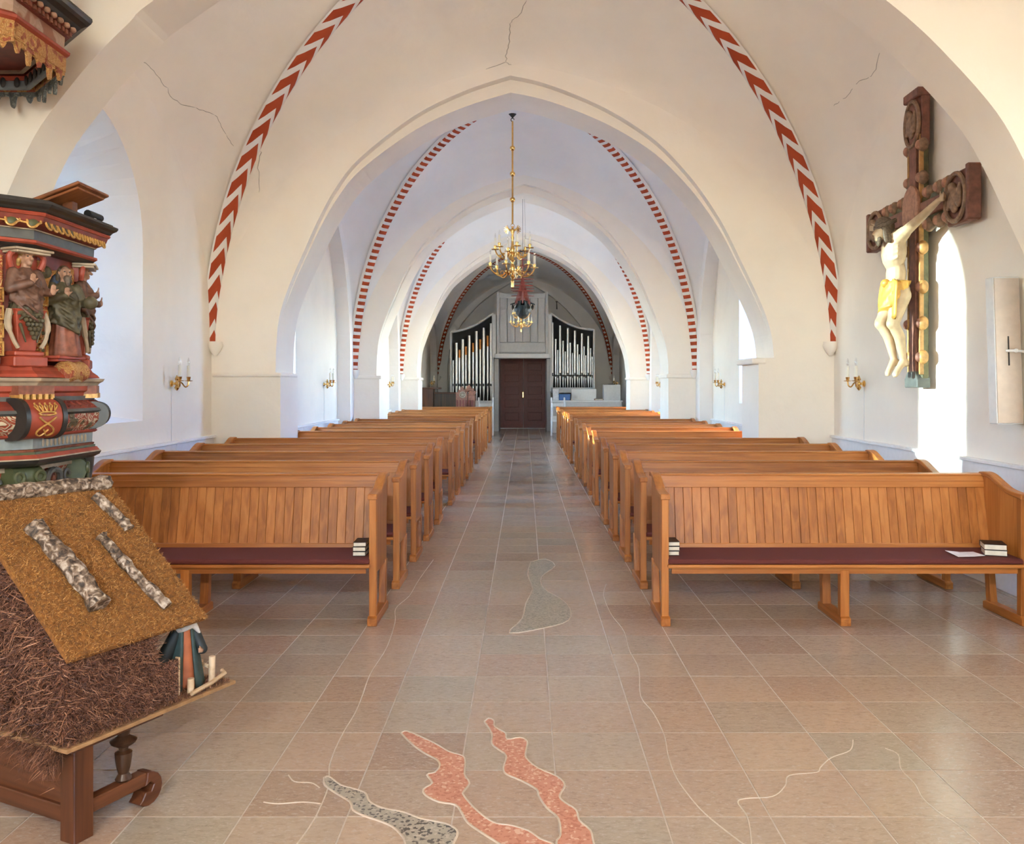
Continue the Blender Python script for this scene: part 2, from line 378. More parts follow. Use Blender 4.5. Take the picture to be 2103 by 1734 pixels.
# ------------------------------------------------------------------ the church shell
XL1, XR1 = -3.80, 3.75          # bay by the pulpit
XL2, XR2 = -3.50, 3.50          # bays further west
TOP = 7.4; WEST = 32.6; EAST = -4.0
def lancet(y0, y1, z0, zs, zt, n=9):
    """pointed arch outline, from bottom near corner round to bottom far corner"""
    ym = (y0+y1)/2; h = zt-zs; w = (y1-y0)/2; r = (w*w+h*h)/(2*w); th = math.atan2(h, r-w)
    half = [(r-r*math.cos(th*k/n), zs+r*math.sin(th*k/n)) for k in range(n+1)]
    pts = [(y0, z0)]+[(y0+a, z) for a, z in half]+[(y1-a, z) for a, z in half[-2::-1]]
    pts.append((y1, z0)); return pts
def wall_face(mb, X, y0, y1, z0, z1, holes):
    polys = [[Vector((y0, z0, 0)), Vector((y1, z0, 0)), Vector((y1, z1, 0)), Vector((y0, z1, 0))]]+[[Vector((a, c, 0)) for a, c in h] for h in holes]
    flat = [p for q in polys for p in q]
    mb.add([(X, p.x, p.y) for p in flat], [tuple(t) for t in tessellate_polygon(polys)])
WIN = []
def side_wall(name, X, sgn, y0, y1, wins, sp=0.37):
    """inner face, splayed window reveals and outer face; sgn is the outward side"""
    mb = MB(); xo = X+sgn*0.70
    wall_face(mb, X, y0, y1, -0.05, TOP, [lancet(a, c, zs, zp, zt) for a, c, zs, zp, zt in wins])
    holes = []
    for (a, c, zs, zp, zt) in wins:
        gi = lancet(a, c, zs, zp, zt); go = lancet(a+(0.05 if a < 6 else sp), c-(0.05 if a < 6 else sp), zs+0.13, zp+0.02, zt-0.22); holes.append(go)
        mb.loft([[(X, p[0], p[1]) for p in gi], [(xo, p[0], p[1]) for p in go]], caps=False)
        WIN.append((xo, sgn, go[0][0], go[-1][0], zs+0.13, zp+0.02, zt-0.22))
    wall_face(mb, xo, y0, y1, -0.05, TOP, holes)
    o = mb.build(name, 'plaster', wind=False); return tag(o, kind='structure')
side_wall('wall_left', XL1, -1, EAST, 10.6, [(5.62, 6.22, 1.9, 3.5, 4.2), (6.90, 8.57, 1.25, 3.0, 4.10)])  # first window is out of view, added to brighten this bay
side_wall('wall_right', XR1, 1, EAST, 10.6, [(5.62, 6.25, 1.3, 3.3, 4.2)], 0.05)  # unseen window, added only to let more light into this bay
side_wall('wall_left', XL2, -1, 10.6, 32.8, [(11.5, 13.15, 1.1, 3.0, 4.3), (17.9, 19.4, 1.1, 3.0, 4.3), (19.7, 21.4, 1.1, 3.0, 4.3), (24.0, 25.6, 1.1, 3.0, 4.1)], 0.16)  # third-bay windows doubled and fourth-bay one added, all unseen, for more light
side_wall('wall_right', XR2, 1, 10.6, 32.8, [(12.3, 14.08, 1.31, 3.0, 4.2), (17.9, 19.4, 1.3, 3.0, 4.2), (19.7, 21.2, 1.3, 3.0, 4.2), (24.0, 25.3, 1.2, 3.0, 4.1)], 0.16)  # same here: extra unseen third- and fourth-bay windows added to brighten the west

def shape_loop(pts): return pts
def portal_wall(name, slabs, xa, xb):
    """cross wall with an arched passage; slabs = [(y0, y1, outline of the passage from floor to floor)]"""
    mb = MB()
    for y0, y1, arch in slabs:
        outline = [(xa, -0.05), (xa, TOP), (xb, TOP), (xb, -0.05)]+arch[::-1]
        mb.prism(outline, 'xz', y0, y1)
    o = mb.build(name, 'plaster', smooth=False); return tag(o, kind='structure')
def arch_outline(left, right, jl, jr, zi_l, zi_r):
    """left and right curves run from springing to crown; jl/jr are the jamb positions below the impost"""
    l = spline(left, 4); r = spline(right, 4)
    return [(jl, -0.05), (jl, zi_l)]+l+r[::-1][1:]+[(jr, zi_r), (jr, -0.05)]
def cv(pts, k): return [((x-1078)/k, 1.6+(792-y)/k) for x, y in pts]
A1L = cv([(566,765),(568,700),(576,640),(598,576),(625,514),(654,450),(690,385),(739,324),(850,238),(950,188),(1048,155)], 169.4)
A1R = cv([(1590,735),(1584,686),(1570,640),(1550,594),(1520,532),(1487,465),(1450,406),(1410,354),(1350,292),(1275,240),(1200,202),(1115,170),(1048,155)], 169.4)
def lower(c, apex, drop, zs=1.8):
    """the inner order: same springing, lower crown"""
    h = apex-zs
    return [(x, z-drop*max(0, (z-zs)/h)**1.5) for x, z in c]
def arch_pair(y, l, r, jl, jr, zl, zr, name, deep=0.80, drop=0.16, xa=-4.0, xb=4.0):
    ap = l[-1][1]
    a = arch_outline(l, r, jl, jr, zl, zr)
    b2 = arch_outline(lower(l, ap, drop), lower(r, ap, drop), jl-0.0, jr+0.0, zl, zr)
    return portal_wall(name, [(y, y+0.14, a), (y+0.139, y+deep, b2)], xa, xb)
Y1, Y1b = 10.45, 11.25
arch_pair(Y1, A1L, A1R, -2.965, 2.835, 1.745, 1.93, 'wall_first_arch')
def resize(c, sx, cx, z0, z1, zs0=1.75):
    apx = c[-1][0]; ap = c[-1][1]
    return [((x-apx)*sx+cx, z0+(z-zs0)*(z1-z0)/(ap-zs0)) for x, z in c]
Y2, Y2b = 16.45, 17.45
arch_pair(Y2, resize(A1L, 0.985, -0.03, 1.78, 5.45), resize(A1R, 0.865, -0.03, 1.80, 5.45), -2.78, 2.74, 1.78, 1.82, 'wall_second_arch', deep=1.0, drop=0.14)
Y3, Y3b = 22.6, 23.5
arch_pair(Y3, resize(A1L, 0.985, -0.03, 1.80, 5.48), resize(A1R, 0.865, -0.03, 1.80, 5.48), -2.80, 2.76, 1.8, 1.8, 'wall_third_arch', deep=0.9, drop=0.14)
A0R = [(3.34,1.9),(3.30,2.1),(3.20,2.40),(3.09,2.64),(2.94,2.96),(2.79,3.22),(2.53,3.52),(2.25,3.79),(1.86,4.08),(1.2,4.50),(0.6,4.80),(0.0,5.0)]
A0L = [(-3.32,1.9),(-3.28,2.1),(-3.18,2.45),(-3.06,2.74),(-2.9,3.08),(-2.73,3.32),(-2.53,3.56),(-2.34,3.75),(-2.17,3.90),(-1.2,4.55),(-0.6,4.83),(0.0,5.0)]
Y0, Y0b = 5.10, 5.50
portal_wall('wall_chancel_arch', [(Y0, Y0b, arch_outline(A0L, A0R, -3.32, 3.36, 1.9, 1.9))], -4.1, 4.1)

# impost bands on the piers (thin plaster mouldings)
def impost(n, boxes):
    mb = MB()
    for q in boxes: mb.box(*q)
    tag(mb.build('trim_%d' % n, 'plaster', bevel=0.02, seg=2), kind='structure')
impost(1, [(-3.80, -2.955, Y1-0.015, Y1b-0.02, 1.70, 1.755), (2.75, 2.93, Y1-0.015, Y1b-0.02, 1.86, 1.935)])
impost(2, [(-3.26, -2.74, Y2-0.03, Y2b-0.02, 1.72, 1.79), (2.70, 3.26, Y2-0.03, Y2b-0.02, 1.74, 1.82)])
impost(3, [(-3.26, -2.76, Y3-0.03, Y3b-0.02, 1.74, 1.81), (2.72, 3.26, Y3-0.03, Y3b-0.02, 1.74, 1.81)])

# shallow wall arches of the bays beyond the first cross wall
def wall_arch(name, X0, X1, y0, y1, zs, zt):
    ar = lancet(y0+0.28, y1-0.36, -0.05, zs, zt)
    mb = MB(); mb.prism([(y0, -0.05), (y0, TOP), (y1, TOP), (y1, -0.05)]+ar[::-1], 'yz', X0, X1)
    tag(mb.build(name, 'plaster_white'), kind='structure')
for y0, y1 in ((Y1b, Y2), (Y2b, Y3), (Y3b, 32.3)):
    wall_arch('wall_left_recess', -3.52, -3.26, y0, y1, 2.1, 5.1 if y1 < 30 else 4.6)
    wall_arch('wall_right_recess', 3.26, 3.52, y0, y1, 2.1, 5.1 if y1 < 30 else 4.6)
# west wall with its blind arch, east wall, light-blocking slab
mb = MB(); mb.box(-4.2, 4.2, WEST, WEST+0.3, -0.05, TOP)
wa = [(-2.9, -0.05)]+[(x, z) for x, z in spline([(-2.9,2.4),(-2.75,3.2),(-2.3,4.0),(-1.6,4.75),(-0.8,5.3),(-0.2,5.52),(0.5,5.25),(1.3,4.7),(2.0,3.95),(2.45,3.2),(2.6,2.4)], 3)]+[(2.6, -0.05)]
mb.prism([(-4.2, -0.05), (-4.2, TOP), (4.2, TOP), (4.2, -0.05)]+wa[::-1], 'xz', 32.25, WEST+0.01)
tag(mb.build('wall_back', 'plaster_white'), kind='structure')
# chancel wall behind the viewer with three tall windows
mb = MB(); P = [[Vector((-4.2, -0.05, 0)), Vector((4.2, -0.05, 0)), Vector((4.2, TOP, 0)), Vector((-4.2, TOP, 0))]]
EW = [(-0.8, 0.8, 1.0, 3.8, 4.9)]
P += [[Vector((a, c, 0)) for a, c in lancet(*w)] for w in EW]
flat = [p for q in P for p in q]
mb.add([(p.x, EAST, p.y) for p in flat], [tuple(t) for t in tessellate_polygon(P)])
for w in EW:
    g = lancet(*w); mb.loft([[(p[0], EAST, p[1]) for p in g], [(p[0], EAST-0.5, p[1]) for p in g]], caps=False)
tag(mb.build('wall_chancel', 'plaster', wind=False), kind='structure')
mb = MB(); mb.box(-5, 5, EAST-0.6, WEST+0.4, TOP, TOP+0.2); tag(mb.build('ceiling_light_block', 'plaster'), kind='structure')  # unseen flat slab, added to stop sky light leaking in over the vaults

gr = MB(); gr.box(-60, -5.0, -40, 80, -0.5, -0.25); gr.box(5.0, 60, -40, 80, -0.5, -0.25); gr.box(-5.0, 5.0, -40, EAST-0.8, -0.5, -0.25)
tag(gr.build('ground', 'bounce_ground'), kind='structure')  # unseen pale ground, added to bounce daylight up to the vaults

# windows: frame, glazing bars, panes
def window(num, xo, sgn, y0, y1, z0, zs, zt):
    root = empty('window_%d' % num, (xo, (y0+y1)/2, z0)); tag(root, kind='structure')
    out = lancet(y0, y1, z0, zs, zt); inn = lancet(y0+0.05, y1-0.05, z0+0.05, zs, zt-0.07)
    o = root.location
    mb = MB(); mb.loft([[(xo-0.03, *p) for p in out], [(xo+0.03, *p) for p in out], [(xo+0.03, *p) for p in inn], [(xo-0.03, *p) for p in inn], [(xo-0.03, *p) for p in out]], caps=False)
    f = mb.build('window_frame', 'white_paint', wind=True); f.parent = root; f.location = -o
    ym = (y0+y1)/2; zq = [z0+0.02, z0+0.86, z0+1.55, zt-0.05]
    for z in zq[1:3]:
        b_ = MB().box(xo-0.012, xo+0.012, y0+0.02, y1-0.02, z-0.012, z+0.012).build('glazing_bar', 'white_paint', root); b_.location = -o
    g = MB(); g.add([(xo+0.002, *p) for p in inn], [tuple(range(len(inn)))])
    p_ = g.build('pane', 'dimming_blue_glass' if (sgn < 0 and 7 < ym < 8) else 'dimming_pale_glass' if (sgn < 0 and ym > 11) else ('skylight_tint_glass' if (sgn > 0 and 12 < ym < 15) else 'window_glass'), root, wind=False); p_.location = -o
    # daylight portal: helps the renderer find the sky through the opening
    ld = bpy.data.lights.new('portal', 'AREA'); ld.shape = 'RECTANGLE'; ld.size = y1-y0; ld.size_y = zt-z0; ld.cycles.is_portal = True
    lo = bpy.data.objects.new('portal', ld); COL.objects.link(lo); lo.location = (xo+sgn*0.06, ym, (z0+zt)/2)
    lo.rotation_euler = Vector((-sgn, 0, 0)).to_track_quat('-Z', 'Z').to_euler(); ld.size, ld.size_y = y1-y0, zt-z0
for i, w in enumerate(WIN): window(i+1, *w)
for i, w in enumerate(EW):
    ym = (w[0]+w[1])/2; g = lancet(*w); root = empty('window_%d' % (len(WIN)+i+1), (ym, EAST-0.45, w[2])); tag(root, kind='structure')
    mb = MB()
    for k in range(1, 3): mb.box(w[0]+0.6*k-0.015, w[0]+0.6*k+0.015, EAST-0.46, EAST-0.44, w[2], w[4]-0.4)
    for k in range(1, 6): mb.box(w[0], w[1], EAST-0.46, EAST-0.44, w[2]+0.6*k-0.012, w[2]+0.6*k+0.012)
    b_ = mb.build('glazing_bar', 'white_paint', root); b_.location = -root.location
    p_ = MB().add([(p[0], EAST-0.45, p[1]) for p in g], [tuple(range(len(g)))]).build('pane', 'window_glass', root, wind=False); p_.location = -root.location
    ld = bpy.data.lights.new('portal', 'AREA'); ld.shape = 'RECTANGLE'; ld.size = w[1]-w[0]; ld.size_y = w[4]-w[2]; ld.cycles.is_portal = True
    lo = bpy.data.objects.new('portal', ld); COL.objects.link(lo); lo.location = (ym, EAST-0.55, (w[2]+w[4])/2)
    lo.rotation_euler = Vector((0, 1, 0)).to_track_quat('-Z', 'Z').to_euler()

# ------------------------------------------------------------------ rib vaults
def vault(x0, x1, y0, y1, zs, zc, zE0, zE1, zS, mat, rib, w, d, cx=None, cyy=None, nu=28, nt_=14, bulge=0.10, prof='v', name='ceiling', ribfrom=0.0):
    cx = (x0+x1)/2 if cx is None else cx; cyy = (y0+y1)/2 if cyy is None else cyy
    mb = MB(); el = lambda q: math.sqrt(max(0, 1-q*q))
    us = [math.sin(-PI/2+PI*k/nu) for k in range(nu+1)]
    for (end, zE, axis) in ((y1, zE1, 'y'), (y0, zE0, 'y'), (x0, zS, 'x'), (x1, zS, 'x')):
        rings = []
        for u in us:
            au = abs(u); R = zs+(zc-zs)*el(u); W = zs+(zE-zs)*(0.85*el(u)+0.15*(1-au)) ; row = []
            for k in range(nt_+1):
                t = math.sin(PI/2*k/nt_); z = W+(R-W)*(0.30*(1-t)+0.70*math.sqrt(max(0, 1-t*t)))+bulge*0.4*math.sin(PI*t)*el(u)
                if axis == 'y':
                    x = cx+(u*(x1-cx) if u > 0 else u*(cx-x0)); ry = cyy+(end-cyy)*au; row.append((x, ry*(1-t)+end*t, z))
                else:
                    y = cyy+(u*(y1-cyy) if u > 0 else u*(cyy-y0)); rx = cx+(end-cx)*au; row.append((rx*(1-t)+end*t, y, z))
            rings.append(row)
        mb.loft(rings, caps=False, closed=False)
    o = mb.build(name, mat, smooth='all'); tag(o, kind='structure')
    # diagonal ribs with painted decoration
    for (ex, ey) in ((x0, y1), (x1, y1), (x0, y0), (x1, y0)):
        P = []; ns = 60
        for k in range(ns+1):
            s = 1-math.cos(PI/2*k/ns); P.append(Vector((ex+(cx-ex)*s, ey+(cyy-ey)*s, zs+(zc-zs)*math.sqrt(max(0, 1-(1-s)**2)))))
        hd = Vector((cx-ex, cyy-ey, 0)).normalized(); B = Vector((-hd.y, hd.x, 0))
        pr = {'v': [(-1, -0.25), (-0.55, 0.50), (0, 1), (0.55, 0.50), (1, -0.25)], 'b': [(-1.0, -0.3), (-0.8, 0.80), (-0.62, 1), (0, 1.02), (0.62, 1), (0.8, 0.80), (1.0, -0.3)]}[prof]
        vs = []; uvs = []; fs = []; acc = 0
        for k in range(ns+1):
            t = (P[min(k+1, ns)]-P[max(k-1, 0)]).normalized(); nn = B.cross(t)
            if nn.z > 0: nn = -nn
            if k: acc += (P[k]-P[k-1]).length
            for v, dep in pr: vs.append(P[k]+B*w*v+nn*d*dep); uvs.append((acc, v))
        q = len(pr)
        for k in range(ns):
            for i in range(q-1): fs.append((k*q+i, k*q+i+1, (k+1)*q+i+1, (k+1)*q+i))
        me = bpy.data.meshes.new('rib'); me.from_pydata([tuple(p) for p in vs], [], fs); uv = me.uv_layers.new(name='uv')
        for lp in me.loops: uv.data[lp.index].uv = uvs[lp.vertex_index]
        me.materials.append(M[rib]); me.polygons.foreach_set('use_smooth', [True]*len(me.polygons))
        r_ = bpy.data.objects.new('rib', me); COL.objects.link(r_); r_.parent = o
        # small corbel where the rib starts
        sx = 1 if ex < cx else -1; sy = -1 if ey > cyy else 1
        c = MB().lathe([(0.02, -0.12), (w*0.45, -0.08), (w*0.8, 0.0), (w*0.7, 0.05)], (ex+hd.x*w*0.6, ey+hd.y*w*0.6, zs), 10).build('corbel', mat, o, smooth=True)
    return o
V1 = vault(XL1, XR1, Y0b, Y1, 2.08, 6.18, 5.3, 5.50, 4.75, 'plaster', 'rib_chevron', 0.118, 0.048, cx=-0.05, cyy=7.98)
V0 = vault(XL1, XR1, EAST, Y0, 2.08, 6.1, 5.7, 5.3, 4.9, 'plaster', 'rib_chevron', 0.118, 0.048, cyy=1.6)
V2 = vault(-3.27, 3.27, Y1b, Y2, 1.85, 6.28, 5.5, 5.62, 5.15, 'plaster_white', 'rib_stripe', 0.10, 0.06, cx=-0.03, prof='b')
V3 = vault(-3.27, 3.27, Y2b, Y3, 1.85, 6.25, 5.6, 5.62, 5.15, 'plaster_white', 'rib_stripe', 0.10, 0.06, cx=-0.03, prof='b')
V4 = vault(-3.27, 3.27, Y3b, 32.3, 1.9, 6.0, 5.6, 5.58, 4.9, 'plaster_white', 'rib_diamond', 0.115, 0.06, cx=-0.03, prof='b')

# hairline cracks in the plaster of the first vault
from mathutils.bvhtree import BVHTree
dg = bpy.context.evaluated_depsgraph_get()
bvh = BVHTree.FromPolygons([tuple(v.co) for v in V1.data.vertices], [tuple(p.vertices) for p in V1.data.polygons])
def crack(pts):
    rnd = random.Random(len(pts)*31+int(pts[0][0])); P = []
    for (x, y) in spline(pts, 5):
        x += rnd.uniform(-2.2, 2.2); y += rnd.uniform(-1.6, 1.6)
        d = Vector(((x-1078)/F_PX, 1, (792-y)/F_PX)).normalized(); h = bvh.ray_cast(Vector((0, 0, H_CAM)), d)
        if h[0] is not None: P.append(tuple(h[0]-d*0.001))
    if len(P) > 2: MB().tube(P, [0.002]+[0.004]*(len(P)-2)+[0.002], 4).build('crack', 'crack_grey', V1)
for c in ([(1080,2),(1066,30),(1047,48),(1046,80),(1040,110),(1041,127)], [(1041,127),(1000,143),(960,160),(930,172),(898,187)],
          [(1041,127),(1060,138),(1100,145),(1150,158),(1200,180),(1250,200),(1308,234)], [(284,121),(310,140),(338,175),(362,208),(400,222),(440,236),(458,268),(478,300)],
          [(1808,106),(1795,150),(1760,172),(1735,200),(1712,218)], [(536,310),(531,345),(534,395)]): crack(c)

# ------------------------------------------------------------------ floor: slabs, joints, inlays
floor = MB().box(-4.2, 4.2, EAST-0.6, WEST+0.4, -0.2, -0.0016).build('floor', 'grout'); tag(floor, kind='structure')
TX, TY, OX, OY = 0.3925, 0.3872, 0.125, 3.196
tile = MB().box(-TX/2+0.0035, TX/2-0.0035, -TY/2+0.0038, TY/2-0.0038, -0.012, 0)
far = MB(); near = []
for j in range(-20, 78):
    yc = OY+(j+0.5)*TY
    if yc < EAST or yc > 32.4: continue
    for i in range(-11, 10):
        xc = OX+(i+0.5)*TX
        if xc < -4.0 or xc > 4.0: continue
        vis = yc > 2.75 and yc < 10.2 and abs(xc+0.02) < 0.625*yc+0.05 and abs(xc) < 3.6
        if vis and yc < 10.0 and len(near) < 300: near.append((xc, yc))
        else: far.box(xc-TX/2+0.0035, xc+TX/2-0.0035, yc-TY/2+0.004, yc+TY/2-0.004, -0.012, 0)
t0 = None
for xc, yc in near:
    if t0 is None: t0 = tile.build('floor_slab', 'floor_stone', floor); t0.location = (xc, yc, 0); continue
    inst(t0, floor, (xc, yc, random.uniform(-0.0006, 0.0006)))
fs_ = far.build('floor_slabs_beyond', 'floor_stone_far', floor); fs_['kind'] = 'stuff'
def on_floor(px, py): return ((px-1078)*H_CAM/(py-792), H_CAM*F_PX/(py-792))
def inlay(pts, mat, label):
    P = [on_floor(*p) for p in pts]; P = spline(P+[P[0]], 3)[:-1]
    cx_ = sum(p[0] for p in P)/len(P); cy_ = sum(p[1] for p in P)/len(P)
    MB().prism(P, 'xy', -0.001, 0.0022).build('floor_inlay', mat, floor)['label'] = label
    R = P+[P[0]]
    MB().tube([(x, y, 0.0006) for x, y in R], 0.0048, 6, flat=1).build('inlay_rim', 'terrazzo_rim', floor)
c3 = lambda L_: [(400+x*0.428, 1250+y*0.428) for x, y in L_]
c4 = lambda L_: [(1200+x*0.4294, 1250+y*0.4294) for x, y in L_]
inlay(c3([(990,600),(1020,592),(1100,625),(1170,660),(1220,690),(1285,710),(1298,740),(1295,800),(1318,840),(1290,880),(1290,900),(1340,960),(1400,1010),(1450,1035),(1520,1045),(1600,1070),(1660,1110),(1730,1145),(1700,1240),(1560,1200),(1460,1131),(1380,1080),(1310,1030),(1280,980),(1250,945),(1170,930),(1110,900),(1098,870),(1140,840),(1115,800),(1150,790),(1175,760),(1165,730),(1100,695),(1040,650)]), 'terrazzo_pink', 'pink terrazzo inlay winding like a stream')
inlay(c3([(1390,545),(1410,530),(1435,540),(1440,570),(1490,600),(1500,630),(1560,622),(1595,640),(1590,680),(1590,720),(1650,770),(1740,810),(1775,850),(1750,900),(1770,930),(1830,970),(1845,1020),(1900,1070),(1915,1131),(1960,1240),(1780,1240),(1735,1131),(1755,1090),(1745,1010),(1690,960),(1650,900),(1640,870),(1570,830),(1500,800),(1480,770),(1495,710),(1460,680),(1425,650),(1425,600)]), 'terrazzo_pink', 'pink terrazzo inlay with forked upper end')
inlay(c3([(620,815),(645,810),(700,850),(770,870),(820,890),(840,930),(900,960),(1000,980),(1080,1010),(1200,1035),(1250,1060),(1260,1085),(1240,1131),(1200,1220),(1040,1220),(1010,1131),(1000,1100),(950,1050),(880,1020),(820,1000),(760,970),(745,930),(680,890),(625,850)]), 'terrazzo_grey', 'grey speckled terrazzo inlay')
inlay([(1090,1155),(1120,1149),(1140,1163),(1112,1185),(1117,1210),(1150,1230),(1170,1250),(1167,1275),(1120,1290),(1046,1301),(1072,1272),(1080,1240),(1094,1210),(1084,1180)], 'terrazzo_green', 'greenish terrazzo inlay in the aisle')
def line(pts):
    P = [on_floor(*p) for p in spline(pts, 5)]
    MB().tube([(x, y, -0.0006) for x, y in P], 0.0032, 6).build('inlay_line', 'terrazzo_rim', floor)
line([(890,1150),(860,1192),(840,1225)]+c3([(965,0),(960,70),(920,190),(840,320),(800,430),(770,500),(700,620),(650,740),(645,810),(640,860),(580,1000),(490,1131),(400,1230)]))
line([(1245,1200),(1240,1225)]+c4([(130,30),(190,110),(215,200),(260,290),(270,420),(330,500),(380,600),(400,700),(430,790),(480,870),(580,985),(760,1127),(900,1220)]))
line(c4([(1285,630),(1270,680),(1180,715),(1130,760),(1110,785),(980,800),(960,850),(900,900),(770,910),(735,930),(780,1000),(800,1127),(790,1200)]))
line(c4([(1440,670),(1500,700),(1515,770),(1580,840),(1620,910),(1700,980),(1790,1040),(1890,1127),(1960,1200)]))
line(c3([(450,800),(480,832),(560,838),(600,862)]))
line(c3([(330,930),(400,938),(520,930),(605,938)]))
# white panelling along the walls
def baseboard(name, X, sgn, spans, z):
    mb = MB()
    for a, c in spans:
        k = a
        while k < c-0.05:
            e = min(k+1.9, c); x_in = X-sgn*0.035
            mb.box(min(X, x_in), max(X, x_in), k+0.003, e-0.003, 0.0, z-0.03); k = e
        x_in = X-sgn*0.06; mb.box(min(X, x_in), max(X, x_in), a, c, z-0.03, z)
    tag(mb.build(name, 'wainscot', bevel=0.004), kind='structure')
baseboard('baseboard_left', XL1, -1, [(5.52, Y1-0.01)], 1.0)
baseboard('baseboard_right', XR1, 1, [(5.52, Y1-0.01)], 1.0)
baseboard('baseboard_left', XL2, -1, [(11.6, 16.0), (17.8, 22.2)], 0.98)
baseboard('baseboard_right', XR2, 1, [(11.6, 16.0), (17.8, 22.2)], 0.98)

# fill lamps added behind the viewer, given pendant fixtures
def pendant(x, y, z, label):
    r = empty('added_pendant_lamp', (x, y, z)); tag(r, label, 'lamp', 'added fill lamps behind the viewer')
    MB().lathe([(0.03, 0.16), (0.05, 0.18), (0.02, 0.22)], (0, 0, 0), 12).tube([(0, 0, 0.2), (0, 0, 5.6-z)], 0.006, 6).build('stem', 'brass', r, smooth=True)
    MB().lathe([(0.10, 0.10), (0.16, 0.15), (0.17, 0.16), (0.03, 0.17)], (0, 0, 0), 16).build('collar', 'brass', r, smooth=True)
    MB().lathe([(0.17, 0.16), (0.26, -0.02), (0.255, -0.02), (0.165, 0.155)], (0, 0, 0), 20).build('shade', 'brass', r, smooth=True)
    ld = bpy.data.lights.new('fill_glow', 'SPOT'); ld.energy = 215; ld.color = (1.0, 0.88, 0.72); ld.shadow_soft_size = 0.10; ld.spot_size = math.radians(150); ld.spot_blend = 0.35
    lo = bpy.data.objects.new('fill_glow', ld); COL.objects.link(lo); lo.parent = r; lo.location = (0, 0, -0.06)
    lo.rotation_euler = Vector((0, 0.45, -1)).to_track_quat('-Z', 'Y').to_euler()
pendant(-1.5, -1.9, 3.5, 'added fill lamp with brass pendant shade, chancel, pulpit side')
pendant(1.5, -1.9, 3.5, 'added fill lamp with brass pendant shade, chancel, crucifix side')

# fill spots added above the view, to brighten and warm the first vault
def spot(x, label):
    r = empty('added_arch_spot', (x, Y0b+0.02, 4.55)); tag(r, label, 'spotlight', 'added fill spots above the view')
    MB().box(-0.03, 0.03, -0.03, 0.05, -0.02, 0.04).tube([(0, 0.04, 0.01), (0, 0.12, 0.0)], 0.012, 6).build('bracket', 'white_paint', r)
    MB().lathe([(0.03, 0.10), (0.05, 0.12), (0.06, 0.24), (0.055, 0.24), (0.045, 0.13)], (0, 0, 0), 16, 'y').build('housing', 'white_paint', r, smooth=True)
    ld = bpy.data.lights.new('fill_glow', 'SPOT'); ld.energy = 34; ld.color = (1.0, 0.86, 0.70); ld.shadow_soft_size = 0.10; ld.spot_size = math.radians(165); ld.spot_blend = 0.9
    lo = bpy.data.objects.new('fill_glow', ld); COL.objects.link(lo); lo.parent = r; lo.location = (0, 0.27, 0)
    lo.rotation_euler = Vector((-x*0.12, 1, 0.05)).to_track_quat('-Z', 'Y').to_euler()
spot(-1.15, 'added fill spot in white housing on the chancel arch, pulpit side'); spot(1.15, 'added fill spot in white housing on the chancel arch, crucifix side')
# ------------------------------------------------------------------ pews
PEW_D = 0.55
def pew_end(parent, x, legs_mat='oak_z'):
    """end of a pew: sled foot, two posts, panel above the seat, swept arm rail"""
    e = MB().box(x-0.016, x+0.016, 0.03, 0.52, 0.34, 0.86); 
    side = [(0.03, 0.34), (0.03, 0.855), (0.16, 0.875), (0.27, 0.905), (0.38, 0.945), (0.47, 0.955), (0.51, 0.95), (0.50, 0.80), (0.475, 0.34)]
    p = MB().prism(side, 'yz', x-0.016, x+0.016).build('end_panel', 'oak_z', parent)
    top = spline([(0.53, 0.962), (0.46, 0.968), (0.38, 0.955), (0.28, 0.917), (0.18, 0.882), (0.08, 0.868), (-0.012, 0.865)], 3)
    rail = [(y, z+0.012) for y, z in top]+[(-0.012, 0.838)]+[(y, z-0.020) for y, z in top[::-1][2:]]
    MB().prism(rail, 'yz', x-0.032, x+0.032).build('arm_rail', 'oak_y', p, bevel=0.005)
    MB().box(x-0.024, x+0.024, 0.0, 0.055, 0.05, 0.85).build('leg', 'oak_z', parent, bevel=0.004)
    MB().prism([(0.37, 0.05), (0.44, 0.05), (0.475, 0.36), (0.42, 0.36)], 'yz', x-0.024, x+0.024).build('leg', 'oak_z', parent, bevel=0.004)
    MB().prism([(-0.025, 0), (-0.025, 0.05), (0.0, 0.062), (0.44, 0.062), (0.47, 0.05), (0.47, 0)], 'yz', x-0.032, x+0.032).build('foot', 'oak_y', parent, bevel=0.004)
